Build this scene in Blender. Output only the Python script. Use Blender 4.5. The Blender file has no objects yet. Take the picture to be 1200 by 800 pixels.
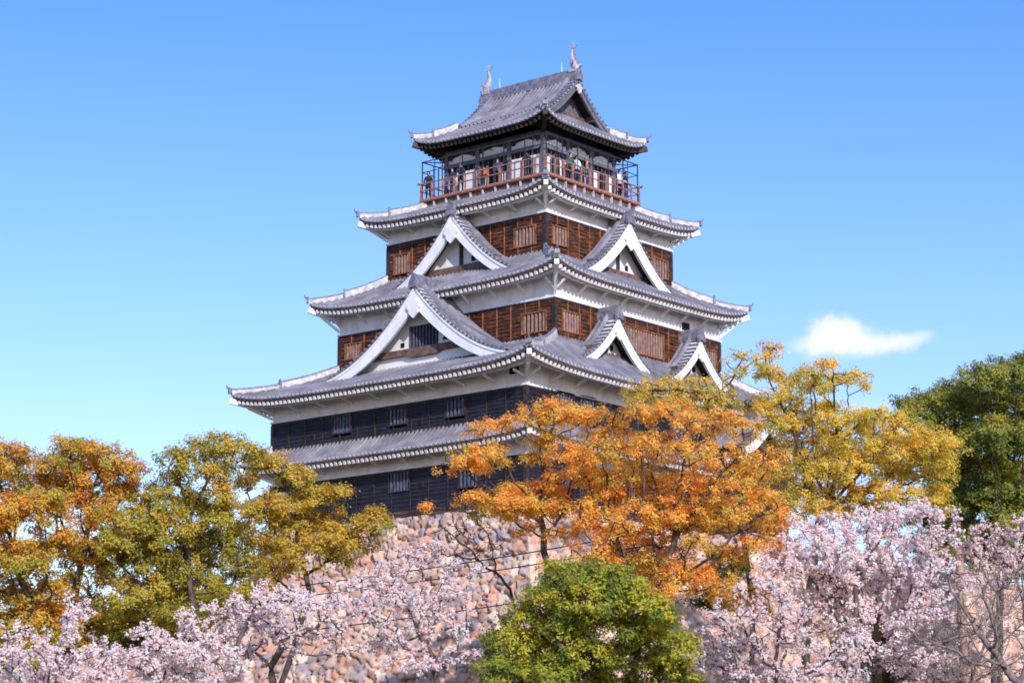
import bpy, math, random
import numpy as np
from mathutils import Vector, Matrix

R = math.radians
scene = bpy.context.scene
col = scene.collection
random.seed(7)
rng = np.random.default_rng(11)

# ------------------------------------------------------------------ camera
CAM = np.array([81.69, -99.48, -15.83])
YAW, PITCH, FPX = -0.69563, 0.20766, 2724.2
FW = np.array([math.sin(YAW) * math.cos(PITCH), math.cos(YAW) * math.cos(PITCH), math.sin(PITCH)])
RT = np.array([math.cos(YAW), -math.sin(YAW), 0.0])
UP = np.cross(RT, FW)
cam = bpy.data.cameras.new('camera')
cam.sensor_width = 36.0
cam.lens = FPX / 1200 * 36
cam.clip_start = 0.5
cam.clip_end = 9000
camo = bpy.data.objects.new('camera', cam)
col.objects.link(camo)
camo.location = CAM
camo.rotation_euler = (R(90) + PITCH, 0, -YAW)
scene.camera = camo

def at(px, py, depth):
    """point on the ray of a photo pixel (1200 wide) at a real distance"""
    return CAM + depth * (FW + RT * (px - 600) / FPX + UP * (400 - py) / FPX)

def dirpx(px, py):
    d = FW + RT * (px - 600) / FPX + UP * (400 - py) / FPX
    return d / np.linalg.norm(d)

# ------------------------------------------------------------------ light
SUN_EL, SUN_AZ = R(27), R(122)          # azimuth clockwise from +Y
sd = Vector((math.sin(SUN_AZ) * math.cos(SUN_EL), math.cos(SUN_AZ) * math.cos(SUN_EL), math.sin(SUN_EL)))
sun = bpy.data.lights.new('sun', 'SUN')
sun.energy = 4.1
sun.angle = R(0.53)
sun.color = (1.0, 0.93, 0.88)
suno = bpy.data.objects.new('sun', sun)
col.objects.link(suno)
suno.rotation_euler = sd.to_track_quat('Z', 'Y').to_euler()
suno.location = (60, -40, 80)

world = bpy.data.worlds.new('World')
scene.world = world
world.use_nodes = True
wn, wl = world.node_tree.nodes, world.node_tree.links
wn.clear()
sky = wn.new('ShaderNodeTexSky')
sky.sky_type = 'NISHITA'
sky.sun_disc = False
sky.sun_elevation = SUN_EL
sky.sun_rotation = SUN_AZ
sky.altitude = 200
sky.air_density = 1.0
sky.dust_density = 0.7
sky.ozone_density = 3.0
bg = wn.new('ShaderNodeBackground')
bg.inputs['Strength'].default_value = 0.15
wo = wn.new('ShaderNodeOutputWorld')
tc = wn.new('ShaderNodeTexCoord')

def wmath(op, a, b=None, c=None):
    n = wn.new('ShaderNodeMath'); n.operation = op
    for i, v in enumerate((a, b, c)):
        if v is None: continue
        if isinstance(v, (int, float)): n.inputs[i].default_value = v
        else: wl.new(v, n.inputs[i])
    return n.outputs[0]

def wdot(vec):
    n = wn.new('ShaderNodeVectorMath'); n.operation = 'DOT_PRODUCT'
    wl.new(tc.outputs['Generated'], n.inputs[0]); n.inputs[1].default_value = tuple(vec)
    return n.outputs['Value']

tint = wn.new('ShaderNodeMixRGB'); tint.blend_type = 'MULTIPLY'; tint.inputs['Fac'].default_value = 1
tint.inputs['Color2'].default_value = (0.93, 1.14, 1.30, 1)
wl.new(sky.outputs['Color'], tint.inputs['Color1'])
hsv = wn.new('ShaderNodeHueSaturation')
hsv.inputs['Saturation'].default_value = 1.02
wl.new(tint.outputs['Color'], hsv.inputs['Color'])
# fair-weather clouds low in the sky: soft lumps about fixed directions of the sky, broken up by noise
nz = wn.new('ShaderNodeTexNoise'); nz.inputs['Scale'].default_value = 70; nz.inputs['Detail'].default_value = 6
nz.inputs['Roughness'].default_value = 0.6
wl.new(tc.outputs['Generated'], nz.inputs['Vector'])
nz2 = wn.new('ShaderNodeTexNoise'); nz2.inputs['Scale'].default_value = 90; nz2.inputs['Detail'].default_value = 7; nz2.inputs['Roughness'].default_value = .65
wl.new(tc.outputs['Generated'], nz2.inputs['Vector'])
warp = wmath('SUBTRACT', nz.outputs['Fac'], 0.5)
warp2 = wmath('SUBTRACT', nz2.outputs['Fac'], 0.5)
total = None
for (px, py, sx, sy, amp) in [(974, 386, 19, 13, 1.5), (996, 390, 20, 11, 1.2), (960, 402, 20, 9, .7), (990, 408, 40, 9, .8), (1030, 403, 24, 10, .75), (1056, 402, 20, 8, .6), (1084, 392, 11, 6, .5), (1070, 398, 14, 6, .4),
                              (936, 402, 9, 6, .45), (1005, 482, 40, 12, .8), (262, 578, 34, 20, 1.1), (40, 640, 130, 26, .5), (1170, 560, 90, 25, .45)]:
    c0 = dirpx(px, py)
    rt = np.cross(c0, (0, 0, 1)); rt /= np.linalg.norm(rt)
    up = np.cross(rt, c0)
    fx = wmath('ADD', wdot(rt * FPX / sx), wmath('MULTIPLY', warp, 2.6))
    fy = wmath('ADD', wdot(up * FPX / sy), wmath('MULTIPLY', warp2, 2.6))
    fr = wmath('GREATER_THAN', wdot(c0), 0.5)
    q = wmath('ADD', wmath('MULTIPLY', fx, fx), wmath('MULTIPLY', fy, fy))
    e = wmath('MULTIPLY', wmath('MULTIPLY', wmath('EXPONENT', wmath('MULTIPLY', q, -0.5)), amp), fr)
    total = e if total is None else wmath('ADD', total, e)
mr = wn.new('ShaderNodeMapRange'); mr.interpolation_type = 'SMOOTHSTEP'
mr.inputs['From Min'].default_value = 0.16; mr.inputs['From Max'].default_value = 1.9
mr.inputs['To Max'].default_value = 0.88
wl.new(total, mr.inputs['Value'])
cm = wn.new('ShaderNodeMixRGB')
cm.inputs['Color2'].default_value = (6.4, 6.4, 6.6, 1)
wl.new(mr.outputs[0], cm.inputs['Fac'])
sep = wn.new('ShaderNodeSeparateXYZ'); wl.new(tc.outputs['Generated'], sep.inputs[0])
gr = wn.new('ShaderNodeMapRange'); gr.inputs['From Min'].default_value = 0.04; gr.inputs['From Max'].default_value = 0.38
wl.new(sep.outputs['Z'], gr.inputs['Value'])
gc = wn.new('ShaderNodeMixRGB'); gc.inputs['Color1'].default_value = (1.62, 1.10, .92, 1); gc.inputs['Color2'].default_value = (.52, .74, 1.06, 1)
wl.new(gr.outputs[0], gc.inputs['Fac'])
gm = wn.new('ShaderNodeMixRGB'); gm.blend_type = 'MULTIPLY'; gm.inputs['Fac'].default_value = 1
wl.new(hsv.outputs['Color'], gm.inputs['Color1']); wl.new(gc.outputs['Color'], gm.inputs['Color2'])
wl.new(gm.outputs['Color'], cm.inputs['Color1'])
wl.new(cm.outputs['Color'], bg.inputs['Color'])
wl.new(bg.outputs[0], wo.inputs['Surface'])

vs = scene.view_settings
vs.view_transform = 'Standard'
vs.look = 'None'
vs.gamma = 1.0
vs.exposure = 0.18
vs.use_curve_mapping = False
scene.cycles.max_bounces = 10
scene.cycles.diffuse_bounces = 7
scene.cycles.transparent_max_bounces = 6
scene.cycles.use_denoising = True
scene.cycles.pixel_filter_type = 'BLACKMAN_HARRIS'
scene.cycles.filter_width = 1.7

# ------------------------------------------------------------------ helpers
def tag(o, label=None, cat=None, group=None, kind=None):
    if label: o['label'] = label
    if cat: o['category'] = cat
    if group: o['group'] = group
    if kind: o['kind'] = kind
    return o

def empty(name, loc=(0, 0, 0)):
    o = bpy.data.objects.new(name, None)
    o.location = loc
    o.empty_display_size = 0.5
    col.objects.link(o)
    return o

def link_mesh(name, me, mats, parent=None, smooth=False):
    for m in (mats if isinstance(mats, (list, tuple)) else [mats]):
        me.materials.append(m)
    if smooth:
        me.polygons.foreach_set('use_smooth', [True] * len(me.polygons))
    o = bpy.data.objects.new(name, me)
    col.objects.link(o)
    if parent is not None:
        o.parent = parent
        w = Vector((0, 0, 0)); p = parent
        while p is not None:
            w += p.location; p = p.parent
        o.location = -w                      # meshes are built in world coordinates
    return o

class MB:
    def __init__(s): s.v = []; s.f = []; s.m = []
    def add(s, vs, fs, mi=0):
        b = len(s.v)
        s.v += [tuple(float(c) for c in p) for p in vs]
        s.f += [tuple(b + i for i in f) for f in fs]
        s.m += [mi] * len(fs)
    def hexa(s, p, mi=0):
        s.add(p, [(0, 3, 2, 1), (4, 5, 6, 7), (0, 1, 5, 4), (1, 2, 6, 5), (2, 3, 7, 6), (3, 0, 4, 7)], mi)
    def box(s, x0, x1, y0, y1, z0, z1, mi=0):
        s.hexa([(x0, y0, z0), (x1, y0, z0), (x1, y1, z0), (x0, y1, z0), (x0, y0, z1), (x1, y0, z1), (x1, y1, z1), (x0, y1, z1)], mi)
    def sbox(s, k, s0, s1, n0, n1, z0, z1, mi=0):
        P = [side(k, a, b, c) for c in (z0, z1) for a, b in ((s0, n1), (s1, n1), (s1, n0), (s0, n0))]
        s.hexa(P, mi)
    def beam(s, p, q, w, h, mi=0, up=(0, 0, 1)):
        p = np.array(p, float); q = np.array(q, float); d = q - p; d /= np.linalg.norm(d)
        u = np.array(up, float); r = np.cross(d, u)
        if np.linalg.norm(r) < 1e-4: r = np.cross(d, (1, 0, 0))
        r /= np.linalg.norm(r); u = np.cross(r, d)
        a, b = r * w / 2, u * h / 2
        s.hexa([p - a - b, p + a - b, q + a - b, q - a - b, p - a + b, p + a + b, q + a + b, q - a + b], mi)
    def tube(s, pts, rad, n=6, mi=0, caps=True, sx=1.0):
        pts = np.array(pts, float); m = len(pts)
        rad = np.broadcast_to(np.array(rad, float), (m,))
        t = np.gradient(pts, axis=0); t /= np.linalg.norm(t, axis=1)[:, None] + 1e-9
        ref = np.array((0, 0, 1.0)) if abs(t[:, 2]).mean() < .8 else np.array((1.0, 0, 0))
        b = len(s.v); ang = np.arange(n) * 2 * math.pi / n
        for i in range(m):
            r = np.cross(t[i], ref); r /= np.linalg.norm(r) + 1e-9; u = np.cross(r, t[i])
            for a in ang:
                s.v.append(tuple(pts[i] + rad[i] * (math.cos(a) * r * sx + math.sin(a) * u)))
        for i in range(m - 1):
            for j in range(n):
                j2 = (j + 1) % n
                s.f.append((b + i * n + j, b + i * n + j2, b + (i + 1) * n + j2, b + (i + 1) * n + j)); s.m.append(mi)
        if caps:
            s.f.append(tuple(b + j for j in range(n))[::-1]); s.m.append(mi)
            s.f.append(tuple(b + (m - 1) * n + j for j in range(n))); s.m.append(mi)
    def grid(s, P, mi=0):
        P = np.asarray(P); a, c = P.shape[:2]; b = len(s.v)
        s.v += [tuple(x) for x in P.reshape(-1, 3).tolist()]
        for i in range(a - 1):
            for j in range(c - 1):
                s.f.append((b + i * c + j, b + (i + 1) * c + j, b + (i + 1) * c + j + 1, b + i * c + j + 1)); s.m.append(mi)
    def prism(s, poly, ext, mi=0):
        n = len(poly); poly = [np.array(p, float) for p in poly]; e = np.array(ext, float)
        s.add(list(poly) + [p + e for p in poly],
              [tuple(range(n))[::-1], tuple(range(n, 2 * n))] + [(i, (i + 1) % n, n + (i + 1) % n, n + i) for i in range(n)], mi)
    def build(s, name, mats, parent=None, smooth=False):
        me = bpy.data.meshes.new(name)
        me.from_pydata(s.v, [], s.f)
        o = link_mesh(name, me, mats, parent, smooth)
        if any(s.m): me.polygons.foreach_set('material_index', s.m)
        return o

def side(k, s, n, z):
    return ((s, -n, z), (n, s, z), (-s, n, z), (-n, -s, z))[k]

# ------------------------------------------------------------------ materials
def newmat(name):
    m = bpy.data.materials.new(name); m.use_nodes = True
    nt = m.node_tree
    return m, nt.nodes, nt.links, nt.nodes['Principled BSDF']

def mat(name, c1, c2=None, scale=3.0, rough=.7, stretch=(1, 1, 1), c3=None, bump=0.0, metal=0.0, lo=.35, hi=.65, detail=6, spec=.3):
    m, N, L, P = newmat(name)
    P.inputs['Roughness'].default_value = rough
    P.inputs['Metallic'].default_value = metal
    P.inputs['Specular IOR Level'].default_value = spec
    if c2 is None:
        P.inputs['Base Color'].default_value = (*c1, 1); return m
    t = N.new('ShaderNodeTexCoord'); mp = N.new('ShaderNodeMapping')
    mp.inputs['Scale'].default_value = stretch
    L.new(t.outputs['Object'], mp.inputs['Vector'])
    n = N.new('ShaderNodeTexNoise'); n.inputs['Scale'].default_value = scale; n.inputs['Detail'].default_value = detail
    n.inputs['Roughness'].default_value = .62
    L.new(mp.outputs[0], n.inputs['Vector'])
    r = N.new('ShaderNodeValToRGB')
    r.color_ramp.elements[0].position = lo; r.color_ramp.elements[0].color = (*c1, 1)
    r.color_ramp.elements[1].position = hi; r.color_ramp.elements[1].color = (*c2, 1)
    if c3:
        e = r.color_ramp.elements.new((lo + hi) / 2); e.color = (*c3, 1)
    L.new(n.outputs['Fac'], r.inputs['Fac'])
    L.new(r.outputs['Color'], P.inputs['Base Color'])
    if bump:
        b = N.new('ShaderNodeBump'); b.inputs['Strength'].default_value = bump; b.inputs['Distance'].default_value = .05
        L.new(n.outputs['Fac'], b.inputs['Height']); L.new(b.outputs[0], P.inputs['Normal'])
    return m

M = {}
M['tile'] = mat('roof_tile', (.105, .10, .125), (.33, .315, .36), .9, .5, (1, 1, 1), (.20, .192, .225), .1, lo=.25, hi=.75, detail=5, spec=.5)
M['tile_end'] = mat('tile_end', (.28, .28, .33), (.5, .49, .54), 6, .55)
M['mortar'] = mat('ridge_mortar', (.33, .32, .35), (.66, .62, .60), 3, .8, c3=(.5, .48, .48))
M['ridge'] = mat('ridge_tile', (.10, .10, .14), (.25, .24, .30), 4, .5)
M['plaster'] = mat('white_plaster', (.60, .58, .59), (.80, .775, .80), 1.3, .85, (1, 1, .6), (.76, .735, .755), lo=.22, hi=.55, detail=8)
M['plaster_clean'] = mat('white_board', (.76, .76, .77), (.84, .84, .85), 2, .7)
M['black_board'] = mat('black_board', (.008, .008, .014), (.035, .034, .048), 3.0, .6, (.35, .35, 6), (.018, .017, .028), .2)
M['brown_board'] = mat('brown_board', (.012, .007, .007), (.33, .105, .042), 3.4, .65, (.40, .40, 4.0), (.062, .024, .014), .25, lo=.32, hi=.68, detail=9)
M['worn_board'] = mat('worn_board', (.022, .015, .016), (.13, .07, .055), 2.6, .65, (.4, .4, 5), (.055, .035, .032), .2)
M['batten'] = mat('brown_batten', (.11, .045, .022), (.38, .14, .055), 3, .65, (1, 1, 1))
M['black_batten'] = mat('black_batten', (.014, .012, .016), (.06, .04, .04), 3, .65)
M['bar'] = mat('window_bar', (.20, .12, .10), (.40, .25, .20), 4, .7)
M['blue_bar'] = mat('dark_window_bar', (.05, .06, .10), (.12, .13, .19), 4, .7)
M['dark'] = mat('dark_room', (.006, .006, .008))
M['darkwood'] = mat('dark_wood', (.018, .013, .014), (.06, .04, .04), 3, .6)
M['beam'] = mat('weathered_beam', (.07, .045, .04), (.20, .12, .10), 3, .7)
M['red'] = mat('red_railing', (.25, .085, .065), (.46, .22, .18), 7, .7)
M['floor'] = mat('balcony_floor', (.16, .08, .05), (.28, .15, .10), 3, .7)
M['post'] = mat('grey_post', (.10, .095, .12), (.18, .17, .21), 3, .6)
M['cage'] = mat('cage_metal', (.02, .025, .045), rough=.5)
M['bronze'] = mat('fish_bronze', (.26, .24, .28), (.48, .45, .48), 5, .5)
M['rod'] = mat('rod_metal', (.45, .75, .85), rough=.3)
M['cable'] = mat('cable_rubber', (.03, .035, .06), rough=.6)
M['bark'] = mat('tree_bark', (.035, .025, .022), (.13, .10, .09), 5, .9, (1, 1, .4), bump=.6)
M['bark_grey'] = mat('cherry_bark', (.05, .035, .036), (.16, .12, .12), 5, .9, (1, 1, .4), bump=.6)
M['bark_pale'] = mat('grey_twig_bark', (.10, .075, .075), (.27, .21, .20), 5, .9, (1, 1, .4), bump=.4)
M['earth'] = mat('ground_soil', (.06, .06, .025), (.17, .13, .08), .35, .95, c3=(.10, .10, .04), detail=10)

# rain streaks and dirt on the plaster
def weather(m, amount=.55, stretch=(1.1, 1.1, .55)):
    N, L = m.node_tree.nodes, m.node_tree.links; P = N['Principled BSDF']
    src = P.inputs['Base Color'].links[0].from_socket
    t = N.new('ShaderNodeTexCoord'); mp = N.new('ShaderNodeMapping'); mp.inputs['Scale'].default_value = stretch
    L.new(t.outputs['Object'], mp.inputs['Vector'])
    n = N.new('ShaderNodeTexNoise'); n.inputs['Scale'].default_value = 1.4; n.inputs['Detail'].default_value = 7; n.inputs['Roughness'].default_value = .7
    L.new(mp.outputs[0], n.inputs['Vector'])
    r = N.new('ShaderNodeValToRGB'); r.color_ramp.elements[0].position = .36; r.color_ramp.elements[1].position = .56
    r.color_ramp.elements[0].color = (1 - amount, 1 - amount, 1 - amount * .95, 1)
    L.new(n.outputs['Fac'], r.inputs['Fac'])
    mx = N.new('ShaderNodeMixRGB'); mx.blend_type = 'MULTIPLY'; mx.inputs['Fac'].default_value = 1
    L.new(src, mx.inputs['Color1']); L.new(r.outputs['Color'], mx.inputs['Color2'])
    L.new(mx.outputs['Color'], P.inputs['Base Color'])
weather(M['plaster'], .22); weather(M['plaster_clean'], .12); weather(M['brown_board'], .55, (3, 3, .5)); weather(M['black_board'], .4, (3, 3, .5)); weather(M['tile'], .25, (.5, .5, .5))

def attr_mat(name, rough, trans, bump_scale=0.0, spec=.25):
    m, N, L, P = newmat(name)
    a = N.new('ShaderNodeAttribute'); a.attribute_name = 'tint'
    P.inputs['Roughness'].default_value = rough
    P.inputs['Specular IOR Level'].default_value = spec
    L.new(a.outputs['Color'], P.inputs['Base Color'])
    if trans:
        t = N.new('ShaderNodeBsdfTranslucent'); L.new(a.outputs['Color'], t.inputs['Color'])
        mx = N.new('ShaderNodeMixShader'); mx.inputs[0].default_value = trans
        L.new(P.outputs[0], mx.inputs[1]); L.new(t.outputs[0], mx.inputs[2])
        L.new(mx.outputs[0], N['Material Output'].inputs['Surface'])
    if bump_scale:
        n = N.new('ShaderNodeTexNoise'); n.inputs['Scale'].default_value = bump_scale; n.inputs['Detail'].default_value = 8
        tcn = N.new('ShaderNodeTexCoord'); L.new(tcn.outputs['Object'], n.inputs['Vector'])
        b = N.new('ShaderNodeBump'); b.inputs['Strength'].default_value = .7; b.inputs['Distance'].default_value = .12
        L.new(n.outputs['Fac'], b.inputs['Height']); L.new(b.outputs[0], P.inputs['Normal'])
        mm = N.new('ShaderNodeMixRGB'); mm.blend_type = 'MULTIPLY'; mm.inputs['Fac'].default_value = .55
        rr = N.new('ShaderNodeValToRGB'); rr.color_ramp.elements[0].position = .3; rr.color_ramp.elements[1].position = .62
        rr.color_ramp.elements[0].color = (.55, .52, .54, 1)
        L.new(n.outputs['Fac'], rr.inputs['Fac']); L.new(a.outputs['Color'], mm.inputs['Color1']); L.new(rr.outputs['Color'], mm.inputs['Color2'])
        L.new(mm.outputs['Color'], P.inputs['Base Color'])
    return m
M['leaf'] = attr_mat('leaf', .6, .55)
M['petal'] = attr_mat('petal', .7, .5)
M['stone'] = attr_mat('wall_stone', .9, 0, 2.2)

def set_tint(me, rgb):
    a = me.color_attributes.new('tint', 'FLOAT_COLOR', 'POINT')
    c = np.ones((len(me.vertices), 4), np.float32); c[:, :3] = rgb
    a.data.foreach_set('color', c.ravel())

# ------------------------------------------------------------------ ground
def make_ground():
    xs = np.unique(np.concatenate([np.linspace(-4000, 4000, 33), np.linspace(-160, 200, 73)]))
    X, Y = np.meshgrid(xs, xs, indexing='ij')
    fh = FW[:2] / np.linalg.norm(FW[:2])
    D = (X - CAM[0]) * fh[0] + (Y - CAM[1]) * fh[1]
    t = np.clip((D - 55) / 30, 0, 1); t = t * t * (3 - 2 * t)
    Z = -17.5 + 4.4 * t + .25 * np.sin(X * .21) * np.cos(Y * .17)
    mb = MB(); mb.grid(np.stack([X, Y, Z], -1)); mb.f = [f[::-1] for f in mb.f]
    return tag(mb.build('ground', M['earth'], smooth=True), kind='structure')
make_ground()
# raised earth of the inner bailey behind its stone walls
mb = MB()
mb.box(-140, -12.0, -13.6, 140, -14.0, -4.3)
mb.box(-12.0, 14.9, 12.2, 140, -14.0, -1.3)
tag(mb.build('terrain', M['earth']), kind='structure')

# ------------------------------------------------------------------ stone walls
STONES = np.array([(.72, .43, .31), (.76, .50, .36), (.68, .45, .36), (.80, .60, .46), (.58, .42, .38), (.74, .48, .38), (.82, .65, .52), (.46, .37, .37), (.70, .38, .26), (.76, .55, .46)])
def stone_face(P0, u, nrm, length, ztop, zbot, flare, seed, res=.085, flare_end=(0, 0)):
    """battered dry-stone face; every stone is a raised irregular cell of the mesh"""
    g = np.random.default_rng(seed)
    H = ztop - zbot
    na, nb = int(length / res) + 1, int(H / res) + 1
    t = np.linspace(0, 1, nb)
    A, T = np.meshgrid(np.linspace(0, 1, na), t, indexing='ij')
    off = flare * (.55 * T + .45 * T ** 2)
    lo = -flare_end[0] * (.55 * T + .45 * T ** 2); hi = length + flare_end[1] * (.55 * T + .45 * T ** 2)
    S = lo + (hi - lo) * A; Z = ztop - H * T
    cw, ch = .68, .45
    wx = S + .25 * np.sin(Z * 1.9 + seed) ; wz = Z + .18 * np.sin(S * .9 + seed)
    ci = np.floor(wx / cw).astype(int); cj = np.floor(wz / ch).astype(int)
    imin, jmin = ci.min() - 3, cj.min() - 3
    shp = (ci.max() - imin + 4, cj.max() - jmin + 4)
    wx = wx + .05 * np.sin(S * 7.3 + Z * 3.1) + .04 * np.sin(Z * 11. + S * 2.)
    wz = wz + .04 * np.sin(S * 6.1 - Z * 4.) + .03 * np.sin(S * 13.)
    d1 = np.full(S.shape, 9.); d2 = np.full(S.shape, 9.); h = np.zeros(S.shape); c = np.zeros(S.shape + (3,))
    for layer in (0, 1):
        jx = g.uniform(.05, .95, shp); jz = g.uniform(.08, .92, shp)
        prot = g.uniform(-.06, .14, shp); tx = g.uniform(-.28, .28, shp); tz = g.uniform(-.30, .30, shp); cid = g.integers(0, len(STONES), shp); br = g.uniform(.72, 1.12, shp)
        wt = g.uniform(-.05, .20, shp) if layer == 0 else np.where(g.uniform(0, 1, shp) < .38, g.uniform(-.22, -.10, shp), -5)
        for di in (-1, 0, 1):
            for dj in (-1, 0, 1):
                a, b = ci + di - imin, cj + dj - jmin
                off0 = .5 * ((cj + dj) % 2)
                qx = (ci + di + np.clip(jx[a, b] * .8 + off0 * .4, 0, 1)) * cw; qz = (cj + dj + jz[a, b]) * ch
                ex, ez = (wx - qx) / cw, (wz - qz) / ch
                d = np.sqrt(ex ** 2 + ez ** 2) * .55 + .45 * np.maximum(abs(ex), abs(ez)) - wt[a, b]
                hh = prot[a, b] + tx[a, b] * (wx - qx) + tz[a, b] * (wz - qz)
                cc = STONES[cid[a, b]] * br[a, b][..., None]
                near = d < d1
                d2 = np.where(near, d1, np.minimum(d2, d)); d1 = np.where(near, d, d1)
                h = np.where(near, hh, h); c = np.where(near[..., None], cc, c)
    edge = np.clip((d2 - d1) / .10, 0, 1)
    disp = h * edge - .30 * (1 - edge) + .05
    disp = disp * np.clip(np.minimum(S - lo, hi - S) / .35, 0, 1)          # faces meet cleanly along the corner line
    u = np.array(u, float); nrm = np.array(nrm, float)
    P = np.array(P0, float)[None, None, :] + S[..., None] * u + (off + disp)[..., None] * nrm
    P[..., 2] = Z
    c = c * (.42 + .58 * np.clip(edge * 1.6, 0, 1))[..., None]      # dirt and moss packed in the joints
    return P, c

def stone_object(name, faces, parent=None):
    vs, cs, fs = [], [], []; b = 0
    for P, c in faces:
        a, n = P.shape[:2]
        vs.append(P.reshape(-1, 3)); cs.append(c.reshape(-1, 3))
        idx = np.arange(a * n).reshape(a, n) + b
        q = np.stack([idx[:-1, :-1], idx[:-1, 1:], idx[1:, 1:], idx[1:, :-1]], -1).reshape(-1, 4)
        fs.append(q); b += a * n
    V = np.concatenate(vs); F = np.concatenate(fs)
    me = bpy.data.meshes.new(name)
    me.vertices.add(len(V)); me.vertices.foreach_set('co', V.ravel())
    me.loops.add(F.size); me.loops.foreach_set('vertex_index', F.ravel())
    me.polygons.add(len(F)); me.polygons.foreach_set('loop_start', np.arange(0, F.size, 4))
    me.update(calc_edges=True)
    set_tint(me, np.concatenate(cs))
    return link_mesh(name, me, M['stone'], parent)

# the keep's own stone base (left face, right face, then plain back faces)
FL = 5.6
base = stone_object('stone_base', [
    stone_face((-9.2, -11.5, 0), (1, 0, 0), (0, -1, 0), 18.4, 0, -13.2, FL, 3, flare_end=(FL, FL)),
    stone_face((9.2, -11.5, 0), (0, 1, 0), (1, 0, 0), 23.0, 0, -13.2, FL, 4, flare_end=(FL, FL)),
    stone_face((9.2, 11.5, 0), (-1, 0, 0), (0, 1, 0), 18.4, 0, -13.2, FL, 5, .4, flare_end=(FL, FL)),
    stone_face((-9.2, 11.5, 0), (0, -1, 0), (-1, 0, 0), 23.0, 0, -13.2, FL, 6, .4, flare_end=(FL, FL))])
tag(base, 'tall sloping base of pinkish rough stones beneath the black boarded bottom storey', 'stone wall')
w = stone_object('stone_wall', [stone_face((15.0, 11, 0), (0, 1, 0), (1, 0, 0), 90, -1.2, -13.4, 4.2, 8, .15)])
tag(w, 'stone terrace wall behind the cherry trees on the right', 'stone wall')
w = stone_object('stone_wall', [stone_face((-90, -13.8, 0), (1, 0, 0), (0, -1, 0), 79, -4.2, -13.4, 3.6, 9, .16)])
tag(w, 'low stone terrace wall behind the olive and orange trees on the left', 'stone wall')

# ------------------------------------------------------------------ the keep
keep = empty('castle_keep', (0, 0, 0))
tag(keep, 'five storey castle keep of white plaster, dark boards and grey tiled roofs', 'castle')

def gq(q, a=.72): return a * q + (1 - a) * q * q

class Tier:
    def __init__(s, Ae, Be, ze, At, Bt, zt, lift, a=.72):
        s.__dict__.update(Ae=Ae, Be=Be, ze=ze, At=At, Bt=Bt, zt=zt, lift=lift, a=a)
    def dims(s, k):
        return (s.Ae, s.At, s.Be, s.Bt) if k % 2 == 0 else (s.Be, s.Bt, s.Ae, s.At)
    def z(s, k, sv, q):
        Se, St, Ne, Nt = s.dims(k)
        sh = Se - q * (Se - St)
        c = np.clip(np.abs(sv) / sh, 0, 1.02)
        return s.ze + s.lift * (.25 * c ** 2.5 + .75 * c ** 7) * (1 - q) ** 1.6 + (s.zt - s.ze) * gq(q, s.a)

PER = .30
PU = np.array([0, .13, .145, .17, .215, .26, .285]); PH = np.array([0, 0, .07, .115, .135, .115, .07])

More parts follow.
